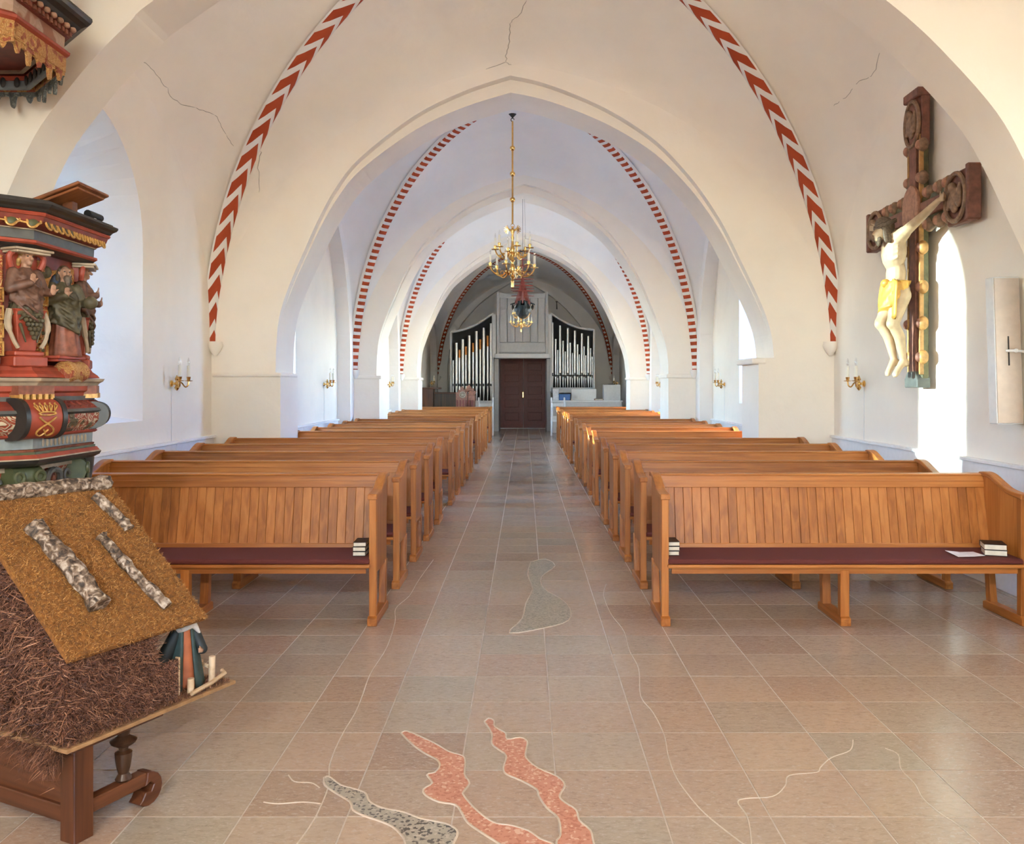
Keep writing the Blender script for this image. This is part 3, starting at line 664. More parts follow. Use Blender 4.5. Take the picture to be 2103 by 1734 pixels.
def make_pew(Lg, slats, name='pew'):
    r = empty(name)
    pew_end(r, 0.03); pew_end(r, Lg-0.03)
    xm = Lg/2
    MB().box(xm-0.03, xm+0.03, 0.0, 0.055, 0.05, 0.37).build('leg', 'oak_z', r, bevel=0.004)
    MB().prism([(0.34, 0.05), (0.40, 0.05), (0.43, 0.37), (0.37, 0.37)], 'yz', xm-0.03, xm+0.03).build('leg', 'oak_z', r, bevel=0.004)
    MB().prism([(-0.02, 0), (-0.02, 0.05), (0.0, 0.06), (0.42, 0.06), (0.44, 0.05), (0.44, 0)], 'yz', xm-0.034, xm+0.034).build('foot', 'oak_y', r, bevel=0.004)
    a, c = 0.045, Lg-0.045
    s = MB().prism([(-0.03, 0.385), (-0.03, 0.410), (0.40, 0.410), (0.40, 0.385)], 'yz', a, c).build('seat', 'oak_x', r, bevel=0.009, seg=2)
    MB().box(a+0.03, c-0.03, 0.005, 0.03, 0.345, 0.387).build('seat_rail', 'oak_x', r)
    MB().prism([(-0.022, 0.412), (-0.026, 0.432), (-0.015, 0.445), (0.20, 0.45), (0.385, 0.45), (0.395, 0.412)], 'yz', a+0.005, c-0.005).build('seat_cushion', 'red_cushion', r, smooth=True, bevel=0.006, seg=2)
    # leaning back: rails and boards in the plane y = 0.40 + 0.18 (z - 0.42)
    by = lambda z: 0.40+0.20*(z-0.42)
    def slab(z0, z1, t0, t1): return [(by(z0)+t0, z0), (by(z1)+t0, z1), (by(z1)+t1, z1), (by(z0)+t1, z0)]
    tr_ = MB().prism(slab(0.865, 0.952, -0.012, 0.022), 'yz', a, c).build('top_rail', 'oak_x', r, bevel=0.003)
    MB().prism([(by(0.95)-0.022, 0.948), (by(0.95)-0.022, 0.962), (by(0.95)+0.035, 0.966), (by(0.95)+0.035, 0.948)], 'yz', a-0.0, c+0.0).build('cap_moulding', 'oak_x', tr_, bevel=0.003)
    MB().prism(slab(0.905, 0.915, -0.018, 0.0), 'yz', a, c).build('bead_moulding', 'oak_x', tr_)
    MB().prism(slab(0.425, 0.475, -0.010, 0.020), 'yz', a, c).build('bottom_rail', 'oak_x', r, bevel=0.003)
    if slats:
        n = int(round((c-a)/0.0635)); w = (c-a)/n; proto = None
        for k in range(n):
            if proto is None:
                mb = MB(); h = w/2-0.0008
                mb.prism(slab(0.470, 0.868, 0.0, 0.014), 'yz', -h, h); proto = mb.build('back_slat', 'oak_z', r, bevel=0.002); proto.location = (a+w/2, 0, 0)
            else: inst(proto, r, (a+w*(k+0.5), random.uniform(-0.0012, 0.0012), 0))
    else:
        mb = MB(); n = int(round((c-a)/0.0635)); w = (c-a)/n
        for k in range(n): mb.prism(slab(0.470, 0.868, 0.0, 0.014), 'yz', a+w*k+0.001, a+w*(k+1)-0.001)
        mb.build('backrest', 'oak_z', r)
    return r
ORD = 'front second third fourth fifth sixth seventh eighth ninth tenth eleventh twelfth thirteenth fourteenth fifteenth sixteenth seventeenth'.split()
ROWS = [5.74+1.045*k for k in range(5)]+[11.50+1.085*k for k in range(5)]+[17.66+1.08*k for k in range(5)]+[24.0, 25.1]
protos = {}
for side in (-1, 1):
    for k, y in enumerate(ROWS):
        if side < 0: x0, x1 = (-3.55, -0.985) if k < 5 else (-3.20, -0.97)
        else: x0, x1 = (0.905, 3.36) if k < 5 else (0.93, 3.20)
        Lg = x1-x0; key = (round(Lg, 2), k < 2)
        if key in protos: o = copy_tree(protos[key])
        else: o = make_pew(Lg, k < 2); protos[key] = o
        o.location = (x0, y, 0)
        sd = 'pulpit' if side < 0 else 'crucifix'
        rw = 'in the front row' if k == 0 else ('%s row from the front' % ORD[k])
        tag(o, 'oak pew on the %s side of the aisle, %s' % (sd, rw), 'pew', 'oak pews along the aisle')

# hymn books and papers on the pews
def book(loc, rz, label, w=0.13, d=0.175, t=0.030):
    r = empty('hymn_book', loc, rz)
    MB().box(-w/2+0.004, w/2-0.004, -d/2+0.004, d/2-0.004, 0.003, t-0.003).build('page_block', 'book_page', r)
    mb = MB().box(-w/2, w/2, -d/2, d/2, 0, 0.003); mb.box(-w/2, w/2, -d/2, d/2, t-0.003, t); mb.box(-w/2, w/2, d/2-0.003, d/2, 0, t)
    mb.build('cover', 'book_black', r, bevel=0.001)
    tag(r, label, 'book', 'black hymn books on the front pews')
pos3 = ['lowest', 'middle', 'topmost']
zc_ = 0.4505
for k in range(3):
    book((-1.115+random.uniform(-.003, .003), 5.74+0.15, zc_+k*0.0315+0.001*0), 0.03*random.uniform(-1, 1), 'black hymn book, %s of three stacked on the front pew by the pulpit' % pos3[k], w=0.088)
    book((1.005+random.uniform(-.003, .003), 5.74+0.17, zc_+k*0.0315), 0.03*random.uniform(-1, 1), 'black hymn book, %s of three at the aisle end of the crucifix-side front pew' % pos3[k], w=0.088)
book((3.205, 5.74+0.15, zc_), -0.35, 'lower black hymn book of two beside a paper sheet on the front pew', w=0.14, t=0.038)
book((3.200, 5.74+0.15, zc_+0.039), -0.32, 'upper black hymn book of two beside a paper sheet on the front pew', w=0.14, t=0.038)
p_ = MB().add([(-0.105, -0.06, 0), (0.0, -0.075, 0.002), (0.10, -0.05, 0.0), (0.105, 0.08, 0.001), (0.0, 0.07, 0.004), (-0.10, 0.09, 0.014),
    (-0.105, -0.06, 0.0015), (0.0, -0.075, 0.0035), (0.10, -0.05, 0.0015), (0.105, 0.08, 0.0025), (0.0, 0.07, 0.0055), (-0.10, 0.09, 0.0155)],
    [(0,1,4,5),(1,2,3,4),(6,7,10,11),(7,8,9,10),(0,1,7,6),(1,2,8,7),(2,3,9,8),(3,4,10,9),(4,5,11,10),(5,0,6,11)]).build('folded_paper_sheet', 'paper')
p_.location = (3.00, 5.74+0.11, zc_+0.0005); p_.rotation_euler = (0, 0, 0.15)
tag(p_, 'folded white paper sheet lying on the red cushion beside two books', 'paper')

# ------------------------------------------------------------------ sconces
def make_sconce(sgn):
    """two-armed brass wall light; wall on the -x side when sgn = 1"""
    r = empty('wall_sconce')
    MB().lathe([(0.004, -0.005), (0.036, 0.0), (0.034, 0.012), (0.016, 0.02), (0.012, 0.05), (0.02, 0.06), (0.006, 0.075)], (0, 0, 0), 14, 'x').build('back_plate', 'brass', r, smooth=True)
    MB().lathe([(0.004, -0.075), (0.018, -0.06), (0.026, -0.045), (0.014, -0.025), (0.020, 0.0), (0.010, 0.03), (0.022, 0.05), (0.012, 0.07), (0.004, 0.09)], (0.06, 0, 0), 12).build('stem', 'brass', r, smooth=True)
    for s in (-1, 1):
        a = MB().tube(spline([(0.06, 0, 0.01), (0.075, s*0.03, 0.025), (0.095, s*0.06, 0.0), (0.115, s*0.085, -0.035), (0.135, s*0.11, -0.02), (0.14, s*0.12, 0.03)], 4), 0.0085, 8).build('arm', 'brass', r, smooth=True)
        c = (0.14, s*0.12, 0)
        MB().lathe([(0.004, 0.022), (0.040, 0.028), (0.045, 0.034), (0.016, 0.036), (0.021, 0.062), (0.023, 0.074), (0.004, 0.074)], c, 14).build('drip_pan', 'brass', a, smooth=True)
        MB().lathe([(0.018, 0.072), (0.018, 0.195), (0.006, 0.20)], c, 12).build('candle', 'candle', a, smooth=True)
        MB().lathe([(0.010, 0.20), (0.017, 0.222), (0.015, 0.25), (0.003, 0.285)], c, 10).build('bulb', 'lamp_glass', a, smooth=True)
    MB().tube([(0.004, 0, -0.04), (0.004, 0.004, -0.3), (0.004, -0.004, -0.62)], 0.003, 6).build('cable', 'white_paint', r)
    return r
sc0 = None
for x, y, z, lb in ((XL1, 9.26, 1.62, 'between the tall window and the chevron rib'), (XR1, 9.52, 1.62, 'beside the crucifix'),
        (XL2, 15.0, 1.62, 'in the second bay, pulpit side'), (XR2, 15.1, 1.62, 'in the second bay, beside the blue-lit window'),
        (XL2, 21.9, 1.62, 'in the third bay, pulpit side'), (XR2, 21.9, 1.62, 'in the third bay, crucifix side'),
        (-3.26, 29.6, 1.68, 'over the brown cabinet near the organ'), (3.26, 30.2, 1.68, 'beside the grey box near the organ')):
    if sc0 is None: o = sc0 = make_sconce(1)
    else: o = copy_tree(sc0)
    o.location = (x, y, z); o.rotation_euler = (0, 0, 0 if x < 0 else PI)
    tag(o, 'brass wall sconce with two candle lights %s' % lb, 'sconce', 'brass wall sconces')

# ------------------------------------------------------------------ chandeliers
def make_chandelier(rod):
    """brass crown of two tiers of six candle arms under an eagle; origin at the bottom drop"""
    r = empty('chandelier')
    MB().lathe([(0.003, 0.0), (0.018, 0.012), (0.018, 0.07), (0.024, 0.09), (0.012, 0.11), (0.030, 0.14), (0.016, 0.165), (0.028, 0.20), (0.040, 0.245), (0.022, 0.29), (0.016, 0.32), (0.030, 0.345), (0.018, 0.37), (0.015, 0.42), (0.028, 0.45), (0.030, 0.50), (0.018, 0.53), (0.014, 0.60), (0.020, 0.63), (0.012, 0.66), (0.018, 0.70), (0.004, 0.72)], (0, 0, 0), 14).build('stem', 'brass', r, smooth=True)
    # eagle
    e = MB().ell((0, 0, 0.715), (0.026, 0.020, 0.040)).ell((0.0, -0.006, 0.760), (0.015, 0.016, 0.016)).cap((0, -0.015, 0.752), (0, -0.034, 0.747), 0.005, 0.001).build('eagle', 'brass', r, smooth=True)
    for s in (-1, 1):
        mb = MB().tube([(s*0.012, 0, 0.72), (s*0.045, 0, 0.735), (s*0.06, 0, 0.755)], [0.016, 0.012, 0.008], 6)
        for k in range(7):
            a = math.radians(-75+k*24); mb.tube([(s*0.05, 0, 0.735), (s*(0.05+0.058*math.cos(a)), 0, 0.735+0.06*math.sin(a))], [0.009, 0.004], 5)
        mb.build('wing', 'brass', e, smooth=True)
    MB().tube([(0.022*math.cos(a), 0, 0.785+0.022*math.sin(a)) for a in [2*PI*k/16 for k in range(17)]], 0.004, 6).build('ring', 'brass', r, smooth=True)
    for tier, (R, z, off) in enumerate(((0.285, 0.315, 0.26), (0.225, 0.545, 0.78))):
        z0 = z-0.10
        for k in range(6):
            a = off+PI/3*k
            arm = MB().tube(spline([(0.015, 0, z0), (R*0.30, 0, z0-0.02), (R*0.48, 0, z0-0.065), (R*0.70, 0, z0-0.055), (R*0.92, 0, z0-0.005), (R, 0, z0+0.045)], 4), 0.0095, 7)
            arm.tube([(R*0.46+0.024*math.cos(q), 0, z0-0.028+0.024*math.sin(q)) for q in [2*PI*j/12 for j in range(10)]], 0.0075, 6)
            arm.ell((R*0.72, 0, z0-0.035), (0.020, 0.014, 0.018), 8, 6); arm.ell((R*0.28, 0, z0-0.005), (0.022, 0.014, 0.02), 8, 6)
            ao = arm.build('arm', 'brass', r, smooth=True); ao.rotation_euler = (0, 0, a)
            zc_ = z0+0.045
            MB().lathe([(0.006, -0.01), (0.010, 0.0), (0.040, 0.006), (0.050, 0.004), (0.050, 0.011), (0.016, 0.015), (0.016, 0.022), (0.021, 0.035), (0.018, 0.054), (0.004, 0.054)], (R, 0, zc_), 14).build('drip_pan', 'brass', ao, smooth=True)
            MB().lathe([(0.0145, 0.05), (0.0145, 0.150), (0.005, 0.154)], (R, 0, zc_), 10).build('candle', 'candle', ao, smooth=True)
            MB().lathe([(0.007, 0.154), (0.012, 0.168), (0.010, 0.19), (0.002, 0.215)], (R, 0, zc_), 8).build('bulb', 'lamp_glass', ao, smooth=True)
    rd = MB().tube([(0, 0, 0.805), (0, 0, rod)], 0.011, 8)
    for t in (0.24, 0.49, 0.74): rd.ell((0, 0, 0.80+(rod-0.80)*t), 0.034, 14, 9)
    rd.build('rod', 'brass', r, smooth=True)
    MB().tube([(0.02*math.cos(a), 0, rod+0.02+0.02*math.sin(a)) for a in [2*PI*k/14 for k in range(12)]], 0.005, 6).lathe([(0.004, rod+0.035), (0.012, rod+0.05), (0.05, rod+0.09), (0.002, rod+0.10)], (0, 0, 0), 10).build('hook', 'iron', r, smooth=True)
    return r
ch1 = make_chandelier(2.09); ch1.location = (-0.155, 10.80, 2.82)
tag(ch1, 'brass chandelier with eagle and two tiers of candle arms under the first arch', 'chandelier', 'brass chandeliers in the nave')
ch2 = make_chandelier(2.09); ch2.location = (-0.10, 23.05, 3.02); ch2.scale = (1, 1, 1.0)
tag(ch2, 'brass chandelier hanging lower behind the model ship, nearer the organ', 'chandelier', 'brass chandeliers in the nave')

# ------------------------------------------------------------------ votive ship
ship = empty('votive_ship', (-0.045, 16.95, 2.95)); tag(ship, 'dark-hulled model ship with red masts and yards hanging on a wire', 'model ship')
# bow towards the viewer: hull runs along y
rings = []
for k in range(13):
    t = k/12; y = -0.42+0.95*t; wd = 0.175*min(1, 0.06+t*2.6)**0.55*(1-0.25*t); kz = 0.0+0.20*max(0, (0.22-t)/0.22)**2; sh = 0.205+0.09*(2*t-0.9)**2
    rings.append([(-wd*0.9, y, sh), (-wd*1.02, y, sh*0.70), (-wd*0.92, y, kz+0.085*(1-kz)), (-wd*0.55, y, kz+0.028), (-wd*0.07, y, kz), (wd*0.07, y, kz), (wd*0.55, y, kz+0.028), (wd*0.92, y, kz+0.085*(1-kz)), (wd*1.02, y, sh*0.70), (wd*0.9, y, sh)])
h_ = MB().loft(rings).build('hull', 'hull_green', ship)
MB().box(-0.13, 0.13, 0.28, 0.5, 0.2, 0.36).build('stern_castle', 'hull_green', h_, bevel=0.01); MB().box(-0.10, 0.10, -0.20, -0.05, 0.2, 0.30).build('deck_house', 'hull_green', h_, bevel=0.01)
for s in (-1, 1):
    MB().prism([(-0.34, 0.0), (-0.20, -0.03), (-0.10, 0.02), (-0.14, 0.10), (-0.30, 0.09)], 'yz', s*0.185, s*0.20).build('anchor', 'iron', h_).location = (0, 0, 0.15)
MB().tube([(-0.165, -0.3, 0.245), (-0.17, 0.0, 0.222), (-0.16, 0.5, 0.27)], 0.008, 6).tube([(0.165, -0.3, 0.245), (0.17, 0.0, 0.222), (0.16, 0.5, 0.27)], 0.008, 6).build('rail', 'paint_cream', h_)
MB().tube([(0, -0.38, 0.22), (0, -0.85, 0.40)], [0.014, 0.006], 6).build('bowsprit', 'rig_red', ship)
for s in (-1, 1):
    MB().prism([(-0.01, 0), (0.02, 0), (0.015, 0.05), (0.10, 0.06), (0.10, 0.085), (-0.01, 0.06)], 'yz', s*0.165, s*0.215).build('gun_port', 'hull_green', h_).location = (0, 0.1, 0.17)
    MB().tube([(s*0.15, -0.36, 0.24), (s*0.235, -0.34, 0.21)], 0.012, 6).build('cathead', 'hull_green', h_)
for my, mh in ((-0.22, 1.02), (0.06, 1.18), (0.34, 0.92)):
    MB().tube([(0, my, 0.1), (0, my, mh)], [0.026, 0.012], 7).build('mast', 'rig_red', ship)
    for q, (zz, wy) in enumerate(((0.46, 0.23), (0.56, 0.20), (0.68, 0.215), (0.82, 0.16), (0.94, 0.12))):
        if zz < mh-0.04: MB().tube([(-wy, my-0.015, zz*mh+0.02), (0, my-0.02, zz*mh+0.025), (wy, my-0.015, zz*mh+0.02)], [0.006, 0.011, 0.006], 6).build('yard', 'rig_red', ship)
    mb = MB()
    for s in (-1, 1):
        for j in range(6): mb.tube([(s*(0.15-0.018*j), my-0.06+j*0.03, 0.25), (s*0.012, my, (0.66-0.03*j)*mh)], 0.0048, 4)
        for j in range(5): mb.tube([(s*(0.13-0.02*j), my, 0.30+0.055*j), (s*(0.05-0.008*j), my, 0.30+0.055*j)], 0.003, 4)
    mb.build('shroud', 'rig_red', ship)
MB().tube([(0, 0.06, 1.17), (0, 0.06, 2.33)], 0.003, 5).build('wire', 'iron', ship)
MB().tube([(0.07, 0.06, 1.3), (0.035, 0.06, 2.33)], 0.0018, 5).build('wire', 'iron', ship)
# ------------------------------------------------------------------ west end: door, organ, furniture
YO = 30.0; KO = F_PX/YO
ox = lambda px: (px-1078)/KO
oz = lambda py: 1.6+(792-py)/KO
dr = empty('door_1', (-0.06, 32.15, 0)); tag(dr, kind='structure')
for s in (-1, 1):
    lf = MB().box(min(0, s*0.86)+0.004, max(0, s*0.86)-0.004, -0.04, 0.02, 0.02, 2.60).build('door_leaf', 'door_red', dr)
    for zz, hh in ((0.30, 0.30), (0.78, 0.30), (1.26, 0.30), (1.74, 0.26), (2.16, 0.26)):
        MB().box(s*0.43-0.26, s*0.43+0.26, -0.055, -0.038, zz, zz+hh).build('door_panel', 'door_red', lf, bevel=0.012)
MB().box(-0.03, 0.01, -0.075, -0.04, 1.15, 1.36).build('door_handle', 'brass', dr, bevel=0.004)
mb = MB().box(-0.99, -0.862, -0.10, 0.05, 0, 2.70); mb.box(0.862, 0.99, -0.10, 0.05, 0, 2.70); mb.box(-0.99, 0.99, -0.10, 0.05, 2.60, 2.74)
mb.build('door_frame', 'grey_paint', dr, bevel=0.006)
MB().box(-0.9, 0.9, -0.14, 0.0, 0.0, 0.02).build('threshold', 'white_paint', dr)

org = empty('pipe_organ', (-0.1, YO, 0)); tag(org, 'grey pipe organ with silver pipes flanking and bridging the red west door', 'organ')
O_ = Vector((-0.1, YO, 0))
def op(mb, name, mat, parent=org, **k):
    o = mb.build(name, mat, parent, **k)
    if parent == org: o.location = -O_
    return o
# left pipe field
def field(pxa, pxb, pya, pyb, zb, sgn, name):
    xa, xb, za, zb_ = ox(pxa), ox(pxb), oz(pya), oz(pyb)
    cur = [(xa+(xb-xa)*t, za+(zb_-za)*t-0.14*math.sin(PI*t)) for t in [k/10 for k in range(11)]]
    op(MB().prism([(xa, zb), (xb, zb)]+cur[::-1], 'xz', YO+0.22, YO+0.26), 'case_back', 'black_void')
    c = op(MB().prism([(p[0], p[1]) for p in cur]+[(p[0], p[1]+0.075) for p in cur[::-1]], 'xz', YO-0.02, YO+0.9), 'case_top', 'pale_grey_paint', bevel=0.01)
    for x in (xa, xb): op(MB().box(x-0.035, x+0.035, YO-0.02, YO+0.9, 0 if name == 'l' else zb-0.1, (za if x == xa else zb_)+0.05), 'case_post', 'pale_grey_paint', bevel=0.008)
    return cur
field(926, 1012, 684, 646, 0.95, 1, 'l'); field(1132, 1220, 646, 680, 1.50, -1, 'r')
op(MB().box(ox(926), ox(1012), YO-0.02, YO+0.9, 0.82, 1.07), 'wind_chest', 'pale_grey_paint')
op(MB().box(ox(1132), ox(1220), YO-0.02, YO+0.9, 1.35, 1.53), 'wind_chest', 'pale_grey_paint')
def pipe(px, py_top, z0, r, y=YO+0.08, cop=None, mouth=0.5):
    x = ox(px); zt = oz(py_top)
    mb = MB().lathe([(r*0.25, z0), (r, z0+mouth), (r, zt), (r*0.94, zt), (r*0.94, zt-0.02)], (x, y, 0), 12)
    p = op(mb, 'organ_pipe', 'tin_pipe', smooth=True)
    op(MB().box(x-r*0.5, x+r*0.5, y-r*1.04, y-r*0.7, z0+mouth+0.01, z0+mouth+0.09), 'pipe_mouth', 'iron', p).location = (0, 0, 0)
    if cop: op(MB().lathe([(r*1.08, zt+0.002), (r*1.08, oz(cop)), (r*0.98, oz(cop))], (x, y, 0), 12), 'pipe_extension', 'copper_pipe', p, smooth=True)
crop5 = lambda x: 840+x*0.2282
cr5y = lambda y: 560+y*0.2283
for x, y in ((425, 632), (482, 600), (541, 566), (606, 527), (671, 495), (737, 456)): pipe(crop5(x), cr5y(y), 1.07, 0.052, YO+0.07)
for x, y, c in ((395, 788, None), (451, 765, 695), (510, 740, 665), (574, 715, 632), (639, 690, 600), (706, 663, 567)): pipe(crop5(x), cr5y(y), 1.07, 0.040 if c else 0.03, YO+0.10, cr5y(c) if c else None)
for x, y in ((1292, 448), (1361, 475), (1430, 497), (1494, 522), (1557, 547), (1615, 570)): pipe(crop5(x), cr5y(y), 1.53, 0.043, YO+0.07, mouth=0.42)
for x, y in ((1321, 597), (1388, 612), (1453, 630), (1519, 645), (1577, 663), (1636, 680)): pipe(crop5(x), cr5y(y), 1.53, 0.034, YO+0.10, mouth=0.36)
for x, y in ((1340, 695), (1408, 709), (1473, 722), (1535, 735), (1594, 745), (1652, 756)): pipe(crop5(x), cr5y(y), 1.53, 0.025, YO+0.12, mouth=0.32)
op(MB().box(ox(1132), ox(1220), YO-0.0, YO+0.03, 1.93, 1.96), 'pipe_rack', 'iron')
# bridge over the door
x0, x1 = ox(1026), ox(1120)
for k in range(6):
    w = (x1-x0)/6; op(MB().box(x0+w*k+0.012, x0+w*(k+1)-0.012, YO-0.05, YO-0.02, oz(703), oz(606)), 'swell_board', 'pale_grey_paint', bevel=0.006)
op(MB().box(x0-0.02, x1+0.02, YO-0.015, YO+0.8, oz(735), oz(603)), 'swell_box', 'grey_paint')
for x in (x0-0.05, x1+0.05): op(MB().box(x-0.045, x+0.045, YO-0.09, YO+0.8, oz(735), oz(600)), 'case_post', 'pale_grey_paint', bevel=0.006)
crv = [(x0+(x1-x0)*t, oz(601)-0.12*math.sin(PI*t)) for t in [k/10 for k in range(11)]]
op(MB().prism([(x0, oz(613)), (x1, oz(613))]+crv[::-1], 'xz', YO-0.07, YO-0.02), 'top_board', 'pale_grey_paint')
op(MB().box(x0-0.02, x1+0.02, YO-0.08, YO-0.02, oz(724), oz(704)), 'front_board', 'pale_grey_paint', bevel=0.01)
op(MB().box(x0-0.16, x1+0.16, YO-0.14, YO+0.85, oz(736), oz(727)), 'lower_beam', 'white_paint', bevel=0.012)
for a, c in ((1013, 1019), (1124, 1132)): op(MB().box(ox(a)-0.01, ox(c)+0.0, YO-0.03, YO+0.9, oz(735), oz(646)), 'pilaster', 'white_paint')
for a, c in ((1015, 1024), (1123, 1131)): op(MB().box(ox(a), ox(c), YO+0.1, YO+2.05, 0, oz(737)), 'passage_wall', 'grey_paint')
op(MB().box(ox(1132), ox(1280), YO+0.25, YO+0.9, 0, 0.95), 'organ_base', 'pale_grey_paint', bevel=0.01)
op(MB().box(ox(926), ox(1012), YO+0.1, YO+0.9, 0, 0.83), 'organ_base', 'pale_grey_paint', bevel=0.01)
# console counter with its things
con = empty('organ_console', (ox(1206), YO-0.9, 0)); tag(con, 'low pale grey console counter below the shorter organ pipes', 'console')
def local(mb, name, mat, par, **k):
    o = mb.build(name, mat, par, **k); o.location = -Vector(par.location); return o
kc = F_PX/(YO-0.9); cx_ = lambda px: (px-1078)/kc; cz_ = lambda py: 1.6+(792-py)/kc
local(MB().box(cx_(1135), cx_(1276), YO-1.0, YO-0.45, 0.0, cz_(826)), 'counter_body', 'pale_grey_paint', con, bevel=0.006)
local(MB().box(cx_(1133), cx_(1278), YO-1.04, YO-0.40, cz_(826), cz_(822.5)), 'counter_top', 'white_paint', con, bevel=0.006)
local(MB().box(cx_(1140), cx_(1153), YO-1.012, YO-0.99, 0.55, 0.90), 'front_panel', 'grey_paint', con)
b_ = empty('blue_box', (cx_(1160), YO-0.75, cz_(822.5))); tag(b_, 'small blue plastic box on the organ console counter', 'box')
MB().box(-0.19, 0.19, -0.12, 0.12, 0.0, 0.20).build('body', 'blue_plastic', b_, bevel=0.012); MB().box(-0.20, 0.20, -0.13, 0.13, 0.185, 0.22).build('lid', 'blue_plastic', b_, bevel=0.006)
b_ = empty('grey_box', (cx_(1257), YO-0.72, cz_(822.5))); tag(b_, 'tall pale grey box standing at the end of the console counter', 'box')
MB().box(-0.29, 0.29, -0.2, 0.2, 0.0, 0.53).build('body', 'pale_grey_paint', b_, bevel=0.01); MB().box(-0.12, 0.12, -0.06, 0.06, 0.53, 0.55).build('handle', 'iron', b_, bevel=0.004)
b_ = empty('red_book', (cx_(1231)-0.02, YO-0.88, cz_(822.5))); tag(b_, 'red book lying beside the tall grey box', 'book')
MB().box(-0.13, 0.13, -0.1, 0.1, 0.006, 0.05).build('page_block', 'book_page', b_); mb = MB().box(-0.14, 0.14, -0.11, 0.11, 0, 0.006); mb.box(-0.14, 0.14, -0.11, 0.11, 0.05, 0.056); mb.box(-0.145, -0.138, -0.11, 0.11, 0, 0.056); mb.build('cover', 'paint_red', b_)
b_ = empty('sheet_music_stand', (cx_(1208), YO-0.60, cz_(822.5))); tag(b_, 'white music desk on the console counter under the pipes', 'music desk')
MB().box(-0.55, 0.30, 0.0, 0.02, 0.02, 0.38).build('desk', 'white_paint', b_, bevel=0.005); MB().box(-0.55, 0.30, -0.05, 0.02, 0.0, 0.025).build('ledge', 'white_paint', b_, bevel=0.004)
b_ = empty('notice_card', (cx_(1142), YO-0.70, cz_(822.5))); tag(b_, 'small pale card propped on the console counter beside the blue box', 'card')
MB().prism([(-0.02, 0.0), (0.02, 0.0), (0.05, 0.38), (0.035, 0.38)], 'yz', -0.10, 0.10).build('card', 'paper', b_, bevel=0.002); MB().box(-0.1, 0.1, -0.03, 0.08, 0.0, 0.02).build('stand', 'white_paint', b_)
# white stalls at both sides of the door passage
def stall(px0, px1, yy, label, s):
    k = F_PX/yy; xa, xb = (px0-1078)/k, (px1-1078)/k
    r = empty('white_stall', ((xa+xb)/2, yy, 0)); w = (xb-xa)/2; tag(r, label, 'stall', 'white stalls by the door')
    for q in (-1, 1):
        e = MB().prism([(0, 0), (0, 0.48), (0.03, 0.62), (0.0, 0.90), (0.10, 1.05), (0.22, 1.08), (0.34, 1.22), (0.36, 0.0)], 'yz', q*w-0.025, q*w+0.025).build('stall_end', 'white_paint', r, bevel=0.006)
    MB().box(-w, w, 0.02, 0.34, 0.44, 0.48).build('seat', 'white_paint', r, bevel=0.005)
    MB().box(-w, w, 0.32, 0.36, 0.48, 1.02).build('backrest', 'white_paint', r); MB().box(-w*0.7, w*0.7, 0.312, 0.322, 0.62, 0.92).build('back_panel', 'grey_paint', r, bevel=0.006)
stall(982, 1012, 27.4, 'white painted stall beside the door passage, near the model church', -1)
stall(1133, 1160, 27.4, 'white painted stall beside the door passage, near the console', 1)
# brown cabinet and model church
k = F_PX/27.6; bx = lambda px: (px-1078)/k; bz = lambda py: 1.6+(792-py)/k
cb = empty('brown_cabinet', (bx(885), 27.5, 0)); tag(cb, 'brown wooden cabinet with a lower open part beside the model church', 'cabinet')
MB().box(bx(864)-bx(885), bx(892)-bx(885), -0.3, 0.3, 0, bz(797)).build('body', 'brown_wood_z', cb, bevel=0.01)
MB().box(bx(864)-bx(885)-0.02, bx(905)-bx(885), -0.3, 0.34, bz(799.5), bz(796)).build('top_board', 'brown_wood_x', cb, bevel=0.005)
MB().box(bx(891)-bx(885), bx(940)-bx(885), 0.0, 0.3, 0, bz(806)).build('low_part', 'brown_wood_z', cb, bevel=0.01)
MB().box(bx(893)-bx(885), bx(938)-bx(885), -0.015, 0.0, 0.75, bz(809)).build('door', 'dark_wood', cb, bevel=0.006)
mc = empty('model_church', (bx(958), 26.9, 0.78)); tag(mc, 'reddish wooden model church with stepped gables on a stand', 'model')
k2 = F_PX/26.9
def g2(px): return (px-958)/k2
def gz(py): return 1.6+(792-py)/k2-0.78
def mcp(pts, y0, y1, name, mat='model_wood'):
    return MB().prism([(g2(a), gz(c)) for a, c in pts], 'xz', y0, y1).build(name, mat, mc, bevel=0.004)
plain('model_wood', (0.24, 0.105, 0.065), 0.6, noise=0.25)
mcp([(939,836),(939,806),(944,806),(944,801),(948,801),(948,797),(951,793),(955,797),(955,801),(959,801),(959,806),(963,806),(963,836)], 0.0, 0.10, 'gable')
mcp([(956,806),(956,799),(960,799),(960,795),(965,790.5),(970,795),(970,798),(976,798),(976,806)], 0.25, 0.35, 'gable')
mcp([(939,836),(939,812),(978,812),(978,836)], 0.05, 0.5, 'nave_body')
mcp([(962,812),(968,803),(980,803),(977,812)], 0.02, 0.5, 'roof')
ws = MB().tube([(0.09*math.cos(a), -0.012, 0.09*math.sin(a)) for a in [2*PI*k_/14 for k_ in range(15)]], 0.016, 6)
for q in range(4): ws.tube([(-0.09*math.cos(q*PI/4), -0.012, -0.09*math.sin(q*PI/4)), (0.09*math.cos(q*PI/4), -0.012, 0.09*math.sin(q*PI/4))], 0.012, 5)
o = ws.build('wheel_window', 'paint_cream', mc); o.location = (g2(953), 0, gz(811))
for q in range(6): MB().box(g2(941+q*6), g2(944+q*6), -0.012, 0.05, gz(835), gz(822)).build('lancet', 'door_red', mc)
MB().box(-0.36, 0.36, -0.05, 0.55, -0.78, 0.14).build('stand', 'brown_wood_z', mc, bevel=0.01)
